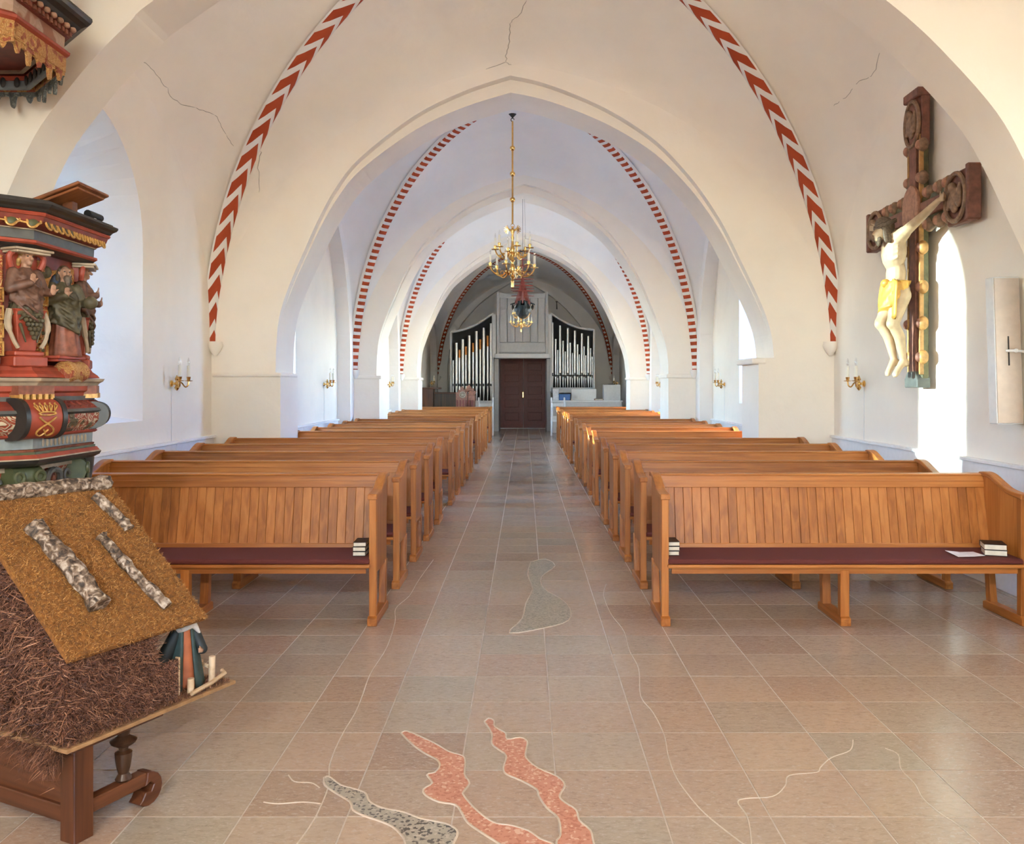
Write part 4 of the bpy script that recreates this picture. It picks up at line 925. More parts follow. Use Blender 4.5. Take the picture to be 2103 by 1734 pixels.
# small bracket on the west wall
wb = MB().prism([(0, 0), (0.05, 0), (0.035, 0.25), (0.07, 0.30), (-0.03, 0.30), (0.01, 0.25)], 'xz', -0.10, 0).build('wall_bracket', 'dark_wood'); wb.location = ((1142-1078)*32.3/F_PX, 32.25, 1.6+(792-636)*32.3/F_PX); tag(wb, 'small dark bracket on the west wall above the organ', 'bracket')

# ------------------------------------------------------------------ column box on the wall by the crucifix
sp = empty('column_loudspeaker', (3.70, 6.50, 1.31)); tag(sp, 'tall narrow white and beige box with dark slot on the wall beside the crucifix', 'loudspeaker')
def tilt(mb): 
    mb.M = Matrix.Shear('XY', 4, (0, 0)) ; return mb
lean = Matrix(((1, 0, 0.0, 0), (0, 1, 0.055, 0), (0, 0, 1, 0), (0, 0, 0, 1)))
mb = MB(); mb.M = lean; mb.box(-0.17, 0.03, -0.06, 0.055, 0.0, 1.11); mb.build('body', 'white_paint', sp, bevel=0.006)
mb = MB(); mb.M = lean; mb.box(-0.165, 0.02, -0.068, -0.06, 0.01, 1.10); mb.build('front_face', 'speaker_beige', sp)
mb = MB(); mb.M = lean; mb.box(-0.078, -0.070, -0.074, -0.067, 0.44, 0.66); mb.build('slot', 'iron', sp)
mb = MB(); mb.M = lean; mb.tube([(-0.10, -0.08, 0.55), (-0.04, -0.11, 0.55), (0.03, -0.13, 0.54)], 0.010, 8); mb.ell((-0.04, -0.11, 0.55), 0.016); mb.build('bracket', 'white_paint', sp, smooth=True)
# ------------------------------------------------------------------ crucifix
CY = 7.99
cr = empty('crucifix', (3.70, CY, 1.58)); tag(cr, 'large painted wooden crucifix with carved figure on the sunlit white wall', 'crucifix')
def wp(mb, name, mat, par, root=None, **k):
    """part given in world coordinates under a thing with an unrotated base"""
    o = mb.build(name, mat, par, **k)
    if par.parent is None: o.location = -Vector(par.location)
    return o
wp(MB().box(3.62, 3.69, CY-0.125, CY+0.125, 1.60, 4.32), 'upright', 'cross_green', cr, bevel=0.012)
wp(MB().box(3.59, 3.625, CY-0.065, CY+0.065, 1.70, 4.25), 'upright_face', 'cross_red', cr, bevel=0.006)
for s in (-1, 1): wp(MB().box(3.60, 3.64, CY+s*0.118-0.012, CY+s*0.118+0.012, 1.70, 3.90), 'edge_strip', 'cross_gold', cr, bevel=0.004)
wp(MB().box(3.62, 3.69, CY-0.90, CY+0.90, 3.06, 3.32), 'crossbeam', 'cross_green', cr, bevel=0.012)
wp(MB().box(3.59, 3.625, CY-0.90, CY+0.90, 3.12, 3.26), 'crossbeam_face', 'cross_red', cr, bevel=0.006)
hp = spline([(-0.15, 3.10), (-0.16, 3.25), (-0.12, 3.38), (0, 3.45), (0.12, 3.38), (0.16, 3.25), (0.15, 3.10)], 4)
wp(MB().prism([(CY+a, z) for a, z in hp], 'yz', 3.565, 3.60), 'halo_board', 'cross_rose', cr, bevel=0.006)
# leaf bosses along the edges
def boss(y, z):
    b_ = wp(MB().ell((3.63, y, z), (0.05, 0.058, 0.066), 12, 8), 'leaf_boss', 'cross_brown' if z > 3.0 else 'cross_gold', cr, smooth=True)
    wp(MB().ell((3.592, y, z), (0.030, 0.032, 0.044), 10, 7), 'boss_centre', 'cross_rose' if z > 3.0 else 'cross_red', b_, smooth=True)
for s in (-1, 1):
    for z in (1.86, 2.17, 2.50, 2.86, 3.50, 3.80): boss(CY+s*0.125, z)
    for y in (0.26, 0.46, 0.62):
        boss(CY+s*y, 3.335); boss(CY+s*y, 3.045)
# end plates with round reliefs
def plate(y, z, w, h, edge):
    p = wp(MB().box(3.61, 3.69, y-w/2, y+w/2, z-h/2, z+h/2), 'end_plate', 'cross_red', cr, bevel=0.012)
    wp(MB().tube([(3.588, y+w*0.47*math.cos(a), z+h*0.45*math.sin(a)) for a in [2*PI*k/24 for k in range(25)]], 0.020, 8), 'medallion_ring', 'cross_brown', p, smooth=True)
    m_ = MB().ell((3.585, y, z-0.02), (0.035, w*0.20, h*0.26)).ell((3.575, y+0.02, z+h*0.20), (0.035, w*0.11, h*0.10))
    for q in (-1, 1): m_.ell((3.585, y+q*w*0.22, z+0.01), (0.022, w*0.10, h*0.25)); m_.cap((3.57, y+q*w*0.1, z), (3.57, y+q*w*0.24, z-h*0.2), 0.022, 0.014)
    melt(wp(m_, 'relief_figure', 'cross_brown', p, smooth=True), 0.010, 2)
    if edge == 'y-': wp(MB().box(3.585, 3.70, y-w/2-0.035, y-w/2+0.015, z-h/2, z+h/2+0.02), 'plate_border', 'cross_red', p, bevel=0.01)
    if edge == 'y+': wp(MB().box(3.58, 3.70, y+w/2-0.02, y+w/2+0.03, z-h/2, z+h/2), 'plate_border', 'cross_red', p, bevel=0.01)
    if edge == 'z+': wp(MB().box(3.57, 3.70, y-w/2, y+w/2, z+h/2-0.01, z+h/2+0.075), 'plate_border', 'cross_red', p, bevel=0.01)
plate(CY-0.80, 3.17, 0.36, 0.44, 'y-'); plate(CY+0.85, 3.19, 0.36, 0.40, 'y+'); plate(CY, 4.02, 0.30, 0.46, 'z+')
wp(MB().prism([(CY-0.13, 1.58), (CY+0.13, 1.58), (CY+0.13, 1.66), (CY+0.07, 1.73), (CY-0.07, 1.73), (CY-0.13, 1.66)], 'yz', 3.575, 3.70), 'foot_plate', 'paint_grey', cr, bevel=0.008)
# carved body
c = MB()
c.ell((3.42, CY, 2.85), (0.105, 0.155, 0.20)).ell((3.44, CY, 2.63), (0.082, 0.118, 0.16)).ell((3.46, CY, 2.47), (0.098, 0.135, 0.12))
c.cap((3.41, CY, 2.98), (3.35, CY-0.01, 3.06), 0.055, 0.048)
for s, kn, an, to in ((-1, (3.375, CY-0.085, 2.17), (3.49, CY-0.045, 1.83), (3.41, CY-0.06, 1.705)), (1, (3.325, CY+0.06, 2.18), (3.435, CY+0.03, 1.84), (3.375, CY+0.02, 1.715))):
    sh = (3.435, CY+s*0.185, 2.985); el = (3.475, CY+s*0.43, 3.075); ha = (3.52, CY+s*0.655, 3.175)
    c.cap((3.42, CY+s*0.08, 2.94), sh, 0.075, 0.06); c.cap(sh, el, 0.052, 0.040); c.cap(el, ha, 0.040, 0.026)
    c.ell((3.535, CY+s*0.70, 3.19), (0.022, 0.045, 0.034))
    for f_ in range(4): c.cap((3.53, CY+s*0.73, 3.168+f_*0.016), (3.505, CY+s*(0.775-0.006*abs(f_-1.5)), 3.172+f_*0.017), 0.0095, 0.008, 8)
    c.cap((3.525, CY+s*0.68, 3.215), (3.50, CY+s*0.725, 3.235), 0.010, 0.008, 8)
    c.cap((3.46, CY+s*0.07, 2.43), kn, 0.088, 0.058); c.ell((kn[0]-0.008, kn[1], kn[2]), (0.052, 0.052, 0.06)); 
    mid = tuple((a+b)/2 for a, b in zip(kn, an)); c.cap(kn, (mid[0]+0.015, mid[1], mid[2]+0.04), 0.052, 0.052); c.cap((mid[0]+0.012, mid[1], mid[2]+0.04), an, 0.05, 0.031)
    c.ell((an[0]+0.02, an[1], an[2]-0.025), (0.034, 0.03, 0.036)); c.cap(an, to, 0.034, 0.030)
    for f_ in range(5): c.cap((to[0]+0.005, to[1]+(f_-2)*0.013, to[2]+0.005), (to[0]-0.012, to[1]+(f_-2)*0.014, to[2]-0.025+abs(f_-2)*0.003), 0.010, 0.008, 8)
    for q in range(6):
        z = 2.97-q*0.045; c.tube(spline([(3.335+q*0.006, CY+s*0.03, z-0.012), (3.335+q*0.006, CY+s*0.09, z+0.005), (3.40, CY+s*0.15, z+0.03)], 4), 0.0135, 6)
hd = Vector((3.315, CY-0.03, 3.035))
RH = Matrix.Rotation(math.radians(48), 3, 'Y')
c.ell(hd, (0.080, 0.066, 0.098), R=RH); c.cap(hd+Vector((-0.075, 0, -0.005)), hd+Vector((-0.098, 0, -0.035)), 0.012, 0.014, 8)
for s in (-1, 1): c.ell(hd+Vector((-0.066, s*0.028, 0.012)), (0.012, 0.017, 0.008)); c.ell(hd+Vector((0.01, s*0.066, 0)), (0.016, 0.008, 0.024))
c.ell(hd+Vector((-0.075, 0, -0.062)), (0.018, 0.02, 0.008)); c.ell(hd+Vector((-0.055, 0, -0.085)), (0.03, 0.035, 0.025))
melt(wp(c, 'body', 'corpus', cr), 0.0085, 3)
hh = MB().ell(hd+Vector((0.008, 0, 0.036)), (0.096, 0.082, 0.084), R=RH)
for k in range(16):
    a = -1.9+3.8*k/15; hh.tube(spline([hd+Vector((0.0, 0.055*math.sin(a), 0.06)), hd+Vector((-0.01+0.06*math.cos(a), 0.082*math.sin(a), -0.02)), hd+Vector((0.0+0.05*math.cos(a), 0.09*math.sin(a), -0.13))], 4), [0.016]*8+[0.008], 6)
for k in range(7): hh.cap(hd+Vector((-0.055, (k-3)*0.014, -0.085)), hd+Vector((-0.05, (k-3)*0.010, -0.15+abs(k-3)*0.008)), 0.020, 0.009, 6)
melt(wp(hh, 'hair', 'hair_brown', cr), 0.009, 1)
tc_ = MB()
for j in range(3): tc_.tube([hd+Vector((0.012+0.092*math.cos(a), 0.084*math.sin(a), 0.055+0.012*math.sin(3*a+j*2.1)+0.035*math.cos(a))) for a in [2*PI*k/28 for k in range(29)]], 0.011, 6)
wp(tc_, 'crown_of_thorns', 'hair_brown', cr, smooth=True)
# loincloth with folds
rings = []
for k in range(15):
    t = k/14; z = 2.56-0.27*t; ring = []
    for i in range(40):
        a = 2*PI*i/40; f_ = 1+0.045*math.sin(7*a+11*t)+0.03*math.sin(13*a-16*t); rx = (0.108-0.012*t)*f_; ry = (0.142+0.004*math.sin(PI*t)-0.010*t)*f_
        ring.append((3.455-0.075*t+rx*math.cos(a), CY+ry*math.sin(a), z-0.03*math.sin(a*1.0+0.5)*t))
    rings.append(ring)
lc = wp(MB().loft(rings), 'loincloth', 'loincloth', cr, smooth='all')
for q, (dy, ln) in enumerate(((-0.12, 0.34), (0.13, 0.22))):
    rg = []
    for k in range(9):
        t = k/8; rg.append([(3.37+0.012*math.sin(6*i/7*PI+t*2)-0.02*t, CY+dy+(i/7-0.5)*0.10*(1+0.3*t), 2.56-ln*t-0.02*math.sin(i)) for i in range(8)]+[(3.385-0.02*t, CY+dy+(i/7-0.5)*0.10*(1+0.3*t), 2.56-ln*t-0.02*math.sin(i)) for i in range(7, -1, -1)])
    wp(MB().loft(rg), 'cloth_fall', 'loincloth', lc, smooth='all')
wp(MB().ell((3.35, CY+0.02, 2.55), (0.04, 0.055, 0.04)), 'cloth_knot', 'loincloth', lc, smooth=True)

# ------------------------------------------------------------------ carved figures
def statue(par, name, Mx, h, dress='robe_rust', mantle='robe_olive', hair='hair_dark', beard=True, globe=False, bust=False, label=None):
    """standing figure facing local -y, base at the origin of Mx"""
    r = MB(); r.M = Mx; k = h
    z0 = 0.34 if bust else 0.0
    rings = []
    for j in range(15):
        t = j/14; z = z0+(0.60-z0)*t; w = 0.150-0.04*t+0.03*(1-t)**3; ring = []
        for i in range(36):
            a = 2*PI*i/36; f_ = 1+(0.15*(1-0.5*t))*math.sin(10*a+2*t)+0.06*math.sin(4*a-3*t); ring.append((k*w*f_*math.cos(a), k*w*0.72*f_*math.sin(a), k*z))
        rings.append(ring)
    r.loft(rings); body = r.build('robe', dress, par, smooth='all')
    if label: body['label'] = label
    g = MB(); g.M = Mx; rings = []
    lo = 0.40 if bust else 0.30
    for j in range(17):
        t = j/16; z = lo+(0.83-lo)*t; w = (0.165-0.02*t) if t < 0.75 else (0.15-(t-0.75)*0.42); ring = []
        for i in range(36):
            a = 2*PI*i/36; f_ = 1+0.13*math.sin(6*a+11*t)+0.05*math.sin(13*a-17*t); ring.append((k*w*f_*math.cos(a), k*(w*0.72*f_*math.sin(a)-0.01), k*(z-0.07*math.cos(a)*(1-t))))
        rings.append(ring)
    g.loft(rings)
    for s in (-1, 1): g.cap((s*0.13*k, 0, 0.76*k), (s*0.19*k, -0.03*k, 0.60*k), 0.062*k, 0.052*k)
    g.cap((-0.19*k, -0.03*k, 0.60*k), (-0.06*k, -0.15*k, 0.66*k), 0.052*k, 0.04*k); g.cap((0.19*k, -0.03*k, 0.60*k), (0.17*k, -0.16*k, 0.58*k), 0.052*k, 0.04*k)
    for j in range(5): g.tube(spline([(-0.14*k, -0.05*k, (0.74-0.07*j)*k), (-0.02*k, -0.135*k, (0.66-0.085*j)*k), (0.14*k, -0.06*k, (0.60-0.085*j)*k)], 4), 0.016*k, 6)
    melt(g.build('mantle', mantle, body, smooth='all'), 0.010*k, 1, 0.3)
    b_ = MB(); b_.M = Mx
    b_.cap((0, 0, 0.80*k), (0, -0.01*k, 0.88*k), 0.045*k, 0.040*k); b_.ell((0, -0.015*k, 0.925*k), (0.058*k, 0.066*k, 0.078*k)); b_.cap((0, -0.072*k, 0.945*k), (0, -0.098*k, 0.912*k), 0.010*k, 0.018*k); b_.ell((0, -0.055*k, 0.868*k), (0.030*k, 0.028*k, 0.024*k)); b_.cap((-0.036*k, -0.060*k, 0.958*k), (0.036*k, -0.060*k, 0.958*k), 0.013*k, 0.013*k)
    for s in (-1, 1): b_.ell((s*0.034*k, -0.056*k, 0.912*k), (0.020*k, 0.018*k, 0.020*k)); b_.ell((s*0.060*k, 0.0, 0.925*k), (0.010*k, 0.018*k, 0.024*k))
    b_.ell((0, -0.070*k, 0.884*k), (0.024*k, 0.016*k, 0.011*k))
    for s in (-1, 1): b_.ell((s*0.025*k, -0.068*k, 0.942*k), (0.014*k, 0.008*k, 0.007*k))
    hd_ = melt(b_.build('head', 'flesh_paint', body), 0.0065*k, 1, 0.35)
    for s in (-1, 1):
        ey = MB(); ey.M = Mx; ey.ell((s*0.025*k, -0.070*k, 0.938*k), (0.012*k, 0.009*k, 0.007*k), 8, 6); ey.build('eye', 'paint_black', body, smooth=True)
    for (hx, hy, hz) in ((-0.045, -0.165, 0.68), (0.17, -0.185, 0.59)):
        b_ = MB(); b_.M = Mx
        b_.ell((hx*k, hy*k, hz*k), (0.030*k, 0.022*k, 0.036*k))
        for f_ in range(4): b_.cap(((hx-0.02+f_*0.013)*k, hy*k, (hz+0.02)*k), ((hx-0.022+f_*0.015)*k, (hy-0.012)*k, (hz+0.075-abs(f_-1.5)*0.008)*k), 0.0095*k, 0.007*k, 7)
        b_.cap(((hx+0.025)*k, hy*k, hz*k), ((hx+0.05)*k, (hy-0.01)*k, (hz+0.03)*k), 0.010*k, 0.008*k, 7)
        melt(b_.build('hand', 'flesh_paint', body), 0.0055*max(k, 0.5), 1)
    q = MB(); q.M = Mx; q.ell((0, 0.012*k, 0.945*k), (0.068*k, 0.070*k, 0.072*k))
    for i in range(13):
        a = PI*i/12; q.ell((0.066*k*math.cos(a), 0.03*k*math.sin(a)+0.01*k, (0.90+0.03*math.sin(5*i))*k), (0.024*k, 0.024*k, 0.034*k), 8, 6)
    if beard: q.cap((0, -0.068*k, 0.865*k), (0, -0.085*k, 0.79*k), 0.038*k, 0.018*k)
    melt(q.build('hair', hair, body), 0.009*max(k, 0.5), 0)
    if globe:
        q = MB(); q.M = Mx; q.ell((0.20*k, -0.19*k, 0.60*k), 0.075*k); q.build('globe', 'robe_olive', body, smooth=True)
    return body
# ------------------------------------------------------------------ pulpit
PX, PY = -3.05, 4.42
pu = empty('pulpit', (PX, PY, 0)); tag(pu, 'carved and painted octagonal pulpit with saints, red, black and gold', 'pulpit')
T8 = math.tan(PI/8)
def oring(a, z): return [(a, -a*T8, z), (a, a*T8, z), (a*T8, a, z), (-a*T8, a, z), (-a, a*T8, z), (-a, -a*T8, z), (-a*T8, -a, z), (a*T8, -a, z)]
def band(name, prof, mat, par=pu): return MB().loft([oring(a, z) for a, z in prof]).build(name, mat, par)
def ff(k, a, u, z, out=0.0):
    """matrix of a spot on face k (0 faces +x, -1 faces the viewer's side): local x along the face, -y outward"""
    th = k*PI/4; n = Vector((math.cos(th), math.sin(th), 0)); t = Vector((-math.sin(th), math.cos(th), 0)); p = n*(a+out)+t*u+Vector((0, 0, z))
    return Matrix(((t.x, -n.x, 0, p.x), (t.y, -n.y, 0, p.y), (0, 0, 1, p.z), (0, 0, 0, 1)))
def fc(k, a, z, out=0.0):
    """same for the corner between face k and k+1"""
    th = (k+0.5)*PI/4; n = Vector((math.cos(th), math.sin(th), 0)); t = Vector((-math.sin(th), math.cos(th), 0)); p = n*(a/math.cos(PI/8)+out)+Vector((0, 0, z))
    return Matrix(((t.x, -n.x, 0, p.x), (t.y, -n.y, 0, p.y), (0, 0, 1, p.z), (0, 0, 0, 1)))
band('rim_cornice', [(0.70, 2.420), (0.772, 2.424), (0.782, 2.436), (0.800, 2.446), (0.808, 2.458), (0.806, 2.466), (0.785, 2.470), (0.782, 2.480), (0.70, 2.482)], 'paint_black')
band('red_fillet', [(0.70, 2.403), (0.766, 2.405), (0.772, 2.414), (0.768, 2.422), (0.70, 2.423)], 'paint_red')
ov = band('ovolo', [(0.66, 2.349), (0.708, 2.351), (0.735, 2.362), (0.752, 2.380), (0.760, 2.404), (0.66, 2.405)], 'paint_dark_red')
band('cream_bead', [(0.66, 2.343), (0.706, 2.344), (0.708, 2.349), (0.66, 2.351)], 'paint_cream')
band('grey_frieze', [(0.62, 2.298), (0.695, 2.300), (0.697, 2.344), (0.62, 2.345)], 'paint_grey')
band('red_moulding', [(0.62, 2.274), (0.700, 2.276), (0.712, 2.284), (0.710, 2.296), (0.62, 2.300)], 'paint_red')
band('dark_moulding', [(0.60, 2.255), (0.675, 2.258), (0.690, 2.266), (0.700, 2.276), (0.60, 2.277)], 'paint_black')
band('body', [(0.60, 1.66), (0.632, 1.68), (0.632, 2.26), (0.60, 2.27)], 'paint_dark_red')
band('base_moulding', [(0.60, 1.635), (0.722, 1.640), (0.712, 1.655), (0.690, 1.672), (0.680, 1.690), (0.655, 1.70), (0.60, 1.71)], 'paint_red')
band('cream_cornice', [(0.60, 1.595), (0.712, 1.598), (0.722, 1.612), (0.738, 1.622), (0.745, 1.636), (0.60, 1.640)], 'paint_cream')
band('red_fascia', [(0.60, 1.540), (0.690, 1.542), (0.694, 1.562), (0.708, 1.572), (0.710, 1.597), (0.60, 1.60)], 'paint_red')
band('grey_fascia', [(0.60, 1.522), (0.698, 1.524), (0.700, 1.545), (0.60, 1.55)], 'paint_grey')
band('carved_slope', [(0.60, 1.478), (0.752, 1.482), (0.735, 1.500), (0.702, 1.524), (0.60, 1.526)], 'paint_dark_red')
band('dark_moulding', [(0.60, 1.455), (0.752, 1.458), (0.768, 1.468), (0.760, 1.482), (0.60, 1.484)], 'paint_grey')
band('gadroon_frieze', [(0.60, 1.360), (0.705, 1.364), (0.735, 1.385), (0.755, 1.415), (0.760, 1.456), (0.60, 1.458)], 'carving_cream_red')
band('red_fillet', [(0.60, 1.346), (0.700, 1.348), (0.712, 1.356), (0.706, 1.364), (0.60, 1.366)], 'paint_red')
bf = band('blue_frieze', [(0.60, 1.292), (0.688, 1.294), (0.690, 1.348), (0.60, 1.350)], 'paint_blue_grey')
band('rust_fillet', [(0.60, 1.278), (0.694, 1.280), (0.698, 1.292), (0.60, 1.294)], 'robe_rust')
band('green_fillet', [(0.60, 1.266), (0.702, 1.268), (0.702, 1.280), (0.60, 1.282)], 'paint_green')
band('red_cornice', [(0.60, 1.248), (0.722, 1.250), (0.710, 1.268), (0.60, 1.270)], 'paint_red')
band('cream_bead', [(0.60, 1.242), (0.728, 1.244), (0.726, 1.250), (0.60, 1.252)], 'paint_cream')
band('black_cornice', [(0.60, 1.206), (0.690, 1.210), (0.722, 1.228), (0.730, 1.244), (0.60, 1.246)], 'paint_black')
band('apron', [(0.10, 0.68), (0.30, 0.74), (0.50, 0.92), (0.585, 1.08), (0.615, 1.19), (0.60, 1.21)], 'carving_cream_red')
MB().lathe([(0.20, 0.0), (0.22, 0.06), (0.15, 0.12), (0.12, 0.30), (0.12, 0.55), (0.16, 0.62), (0.22, 0.70)], (0, 0, 0), 16).build('pillar', 'paint_dark_red', pu, smooth=True)
# leaf loops on the ovolo
for i in range(11):
    u = -0.265+0.053*i; mb = MB(); mb.M = ff(0, 0.742, u, 2.378, 0.010) @ Matrix.Rotation(math.radians(-22), 4, 'X')
    mb.tube([(0.021*math.cos(q), 0, 0.031*math.sin(q)) for q in [2*PI*j/14 for j in range(15)]], 0.0055, 6); l_ = mb.build('egg_loop', 'gilt', ov, smooth=True)
    mb = MB(); mb.M = ff(0, 0.742, u, 2.378, 0.004) @ Matrix.Rotation(math.radians(-22), 4, 'X'); mb.ell((0, 0, -0.002), (0.014, 0.011, 0.026), 10, 7); mb.build('egg', 'gilt' if i > 4 else 'robe_olive', ov, smooth=True)
for i in range(7):
    u = -0.27+0.09*i; mb = MB(); mb.M = ff(-1, 0.742, u, 2.376, 0.010) @ Matrix.Rotation(math.radians(-22), 4, 'X') @ Matrix.Rotation(0.5, 4, 'Y')
    mb.tube([(0.030*math.cos(q)*(1.1 if math.sin(q) > 0 else 0.75), 0, 0.034*math.sin(q)) for q in [2*PI*j/16 for j in range(17)]], 0.006, 6).tube(spline([(-0.02, 0, -0.02), (-0.045, 0, -0.03), (-0.065, 0, -0.028)], 4), 0.005, 6); mb.build('leaf_loop', 'gilt', ov, smooth=True)
    mb = MB(); mb.M = ff(-1, 0.742, u, 2.376, 0.006) @ Matrix.Rotation(math.radians(-22), 4, 'X') @ Matrix.Rotation(0.5, 4, 'Y'); mb.ell((0, 0, 0), (0.025, 0.011, 0.030), 10, 7); mb.build('leaf', 'paint_green', ov, smooth=True)
# flutes on the blue frieze, dentils, slope leaves
for i in range(12):
    mb = MB(); mb.M = ff(0, 0.690, -0.20+0.037*i, 1.320); mb.ell((0, 0, 0), (0.009, 0.006, 0.021), 8, 6); mb.build('flute', 'paint_cream', bf, smooth=True)
for i in range(9):
    mb = MB(); mb.M = ff(0, 0.722, -0.22+0.058*i, 1.505, 0.004) @ Matrix.Rotation(math.radians(-48), 4, 'X'); mb.tube(spline([(-0.018, 0, -0.02), (0.01, 0, -0.01), (-0.008, 0, 0.012), (0.016, 0, 0.022)], 4), 0.006, 6); mb.build('slope_leaf', 'paint_dark_red', pu, smooth=True)
# corner consoles, herm figures and scrolls
for k in (-2, -1, 0):
    Mx = fc(k, 0.632, 1.69, -0.01)
    mb = MB(); mb.M = Mx; mb.box(-0.090, 0.090, -0.065, 0.05, 0.0, 0.05); mb.box(-0.078, 0.078, -0.055, 0.05, 0.05, 0.075); mb.build('pedestal', 'paint_red', pu, bevel=0.006)
    mb = MB(); mb.M = Mx; mb.loft([[(-w, -d, z), (w, -d, z), (w, 0.04, z), (-w, 0.04, z)] for w, d, z in ((0.045, 0.035, 0.075), (0.058, 0.045, 0.15), (0.078, 0.062, 0.262), (0.086, 0.068, 0.275))])
    hm = mb.build('herm_shaft', 'paint_red', pu, bevel=0.004)
    mb = MB(); mb.M = Mx
    for q, (gx, gz_) in enumerate([(x*0.021+(0.0105 if r % 2 else 0), 0.245-r*0.021) for r in range(6) for x in range(-2+(r > 1)+(r > 3), 3-(r > 2)-(r > 4))]): mb.ell((gx, -0.066+r*0.0 if False else -0.068, gz_), 0.0125, 8, 6)
    for s in (-1, 1): mb.cap((s*0.02, -0.066, 0.262), (s*0.058, -0.062, 0.225), 0.012, 0.005, 7); mb.cap((s*0.055, -0.06, 0.20), (s*0.03, -0.062, 0.12), 0.008, 0.004, 7)
    mb.build('fruit_cluster', 'robe_olive', hm, smooth=True)
    for s in (-1, 1):
        mb = MB(); mb.M = Mx; mb.tube(spline([(s*0.088, -0.03, 0.27), (s*0.105, -0.04, 0.20), (s*0.085, -0.05, 0.13), (s*0.06, -0.05, 0.09)], 4), [0.016]*6+[0.010]*7, 7); mb.build('side_scroll', 'paint_cream', hm, smooth=True)
    statue(pu, 'herm', Mx @ Matrix.Translation((0, -0.020, 0.085)), 0.475, 'robe_olive', 'robe_brown', 'hair_gold', beard=False, bust=True, label='carved half figure in brown mantle with golden hair')
    mb = MB(); mb.M = fc(k, 0.632, 2.185, 0.0); mb.tube(spline([(-0.075, -0.012, -0.02), (-0.09, -0.02, 0.03), (-0.05, -0.025, 0.058), (0.05, -0.025, 0.058), (0.09, -0.02, 0.03), (0.075, -0.012, -0.02)], 4), 0.014, 8); mb.box(-0.07, 0.07, 0.0, 0.03, -0.03, 0.06); mb.build('scroll_capital', 'paint_red', pu, smooth=True)
    mb = MB(); mb.M = fc(k, 0.632, 2.243, 0.0); mb.box(-0.10, 0.10, -0.085, 0.03, 0.0, 0.012); mb.box(-0.09, 0.09, -0.075, 0.03, -0.012, 0.0); mb.build('abacus', 'paint_cream', pu, bevel=0.003)
    # lower console scroll
    Mx = fc(k, 0.70, 1.445, -0.02) @ (Matrix.Diagonal((0.8, 0.85, 0.72, 1)) if k == 0 else Matrix.Identity(4)); prof = spline([(0.05, 0.085), (-0.03, 0.090), (-0.085, 0.062), (-0.105, 0.0), (-0.085, -0.065), (-0.03, -0.098), (0.05, -0.10)], 4)
    mb = MB(); mb.M = Mx; mb.prism([(y, z) for y, z in prof], 'yz', -0.085, 0.085); cs = mb.build('console_scroll', 'paint_red' if k != 0 else 'paint_black', pu, smooth=True)
    for s in (-1, 1):
        mb = MB(); mb.M = Mx; mb.prism([(y*1.06, z*1.06) for y, z in prof], 'yz', s*0.098-0.012, s*0.098+0.012); mb.build('scroll_cheek', 'paint_black', cs, smooth=True)
    g = MB(); g.M = Mx
    on = lambda x, z: (x, -0.112*math.sqrt(max(0.05, 1-(z/0.115)**2)), z)
    g.tube([on(0.045*math.cos(q), 0.022+0.008*math.sin(q)) for q in [2*PI*j/18 for j in range(19)]], 0.0045, 5)
    for j in range(5):
        xx = -0.04+0.02*j; g.tube([on(xx, 0.032), on(xx*1.35-0.008, 0.058), on(xx*1.35, 0.066), on(xx*1.35+0.008, 0.058), on(xx, 0.032)], 0.0035, 5); g.ell(on(xx*1.35, 0.07), 0.005, 6, 5)
    for s in (-1, 1): g.tube(spline([on(s*0.045, 0.005), on(s*0.02, -0.015), on(-s*0.03, -0.045), on(-s*0.045, -0.07), on(-s*0.02, -0.085), on(0, -0.07), on(-s*0.012, -0.055)], 4), 0.0045, 5)
    if k != 0: g.build('crowned_monogram', 'gilt', cs, smooth=True)
    # green lower console
    Mx = fc(k, 0.60, 1.13, -0.01); mb = MB(); mb.M = Mx; mb.prism(spline([(0.05, 0.075), (-0.06, 0.075), (-0.085, 0.03), (-0.07, -0.03), (-0.04, -0.09), (0.05, -0.14)], 4), 'yz', -0.075, 0.075)
    for s in (-1, 1):
        mb.tube([(s*0.055+0.024*math.cos(q), -0.088, 0.03+0.024*math.sin(q)) for q in [2*PI*j/14 for j in range(15)]], 0.010, 6)
    mb.tube([(0.022*math.cos(q), -0.085, -0.02+0.022*math.sin(q)) for q in [2*PI*j/14 for j in range(15)]], 0.008, 6); mb.build('lower_console', 'paint_green', pu, smooth=True)
    mb = MB(); mb.M = fc(k, 0.70, 1.555, -0.035); mb.box(-0.095, 0.095, -0.05, 0.05, 0, 0.044); mb.build('dentil_block', 'robe_rust', pu)
    for j in range(6):
        mb = MB(); mb.M = fc(k, 0.70, 1.533, -0.035); mb.box(-0.093+0.0335*j, -0.075+0.0335*j, -0.055, 0.02, 0, 0.026); mb.build('dentil', 'gilt', pu)
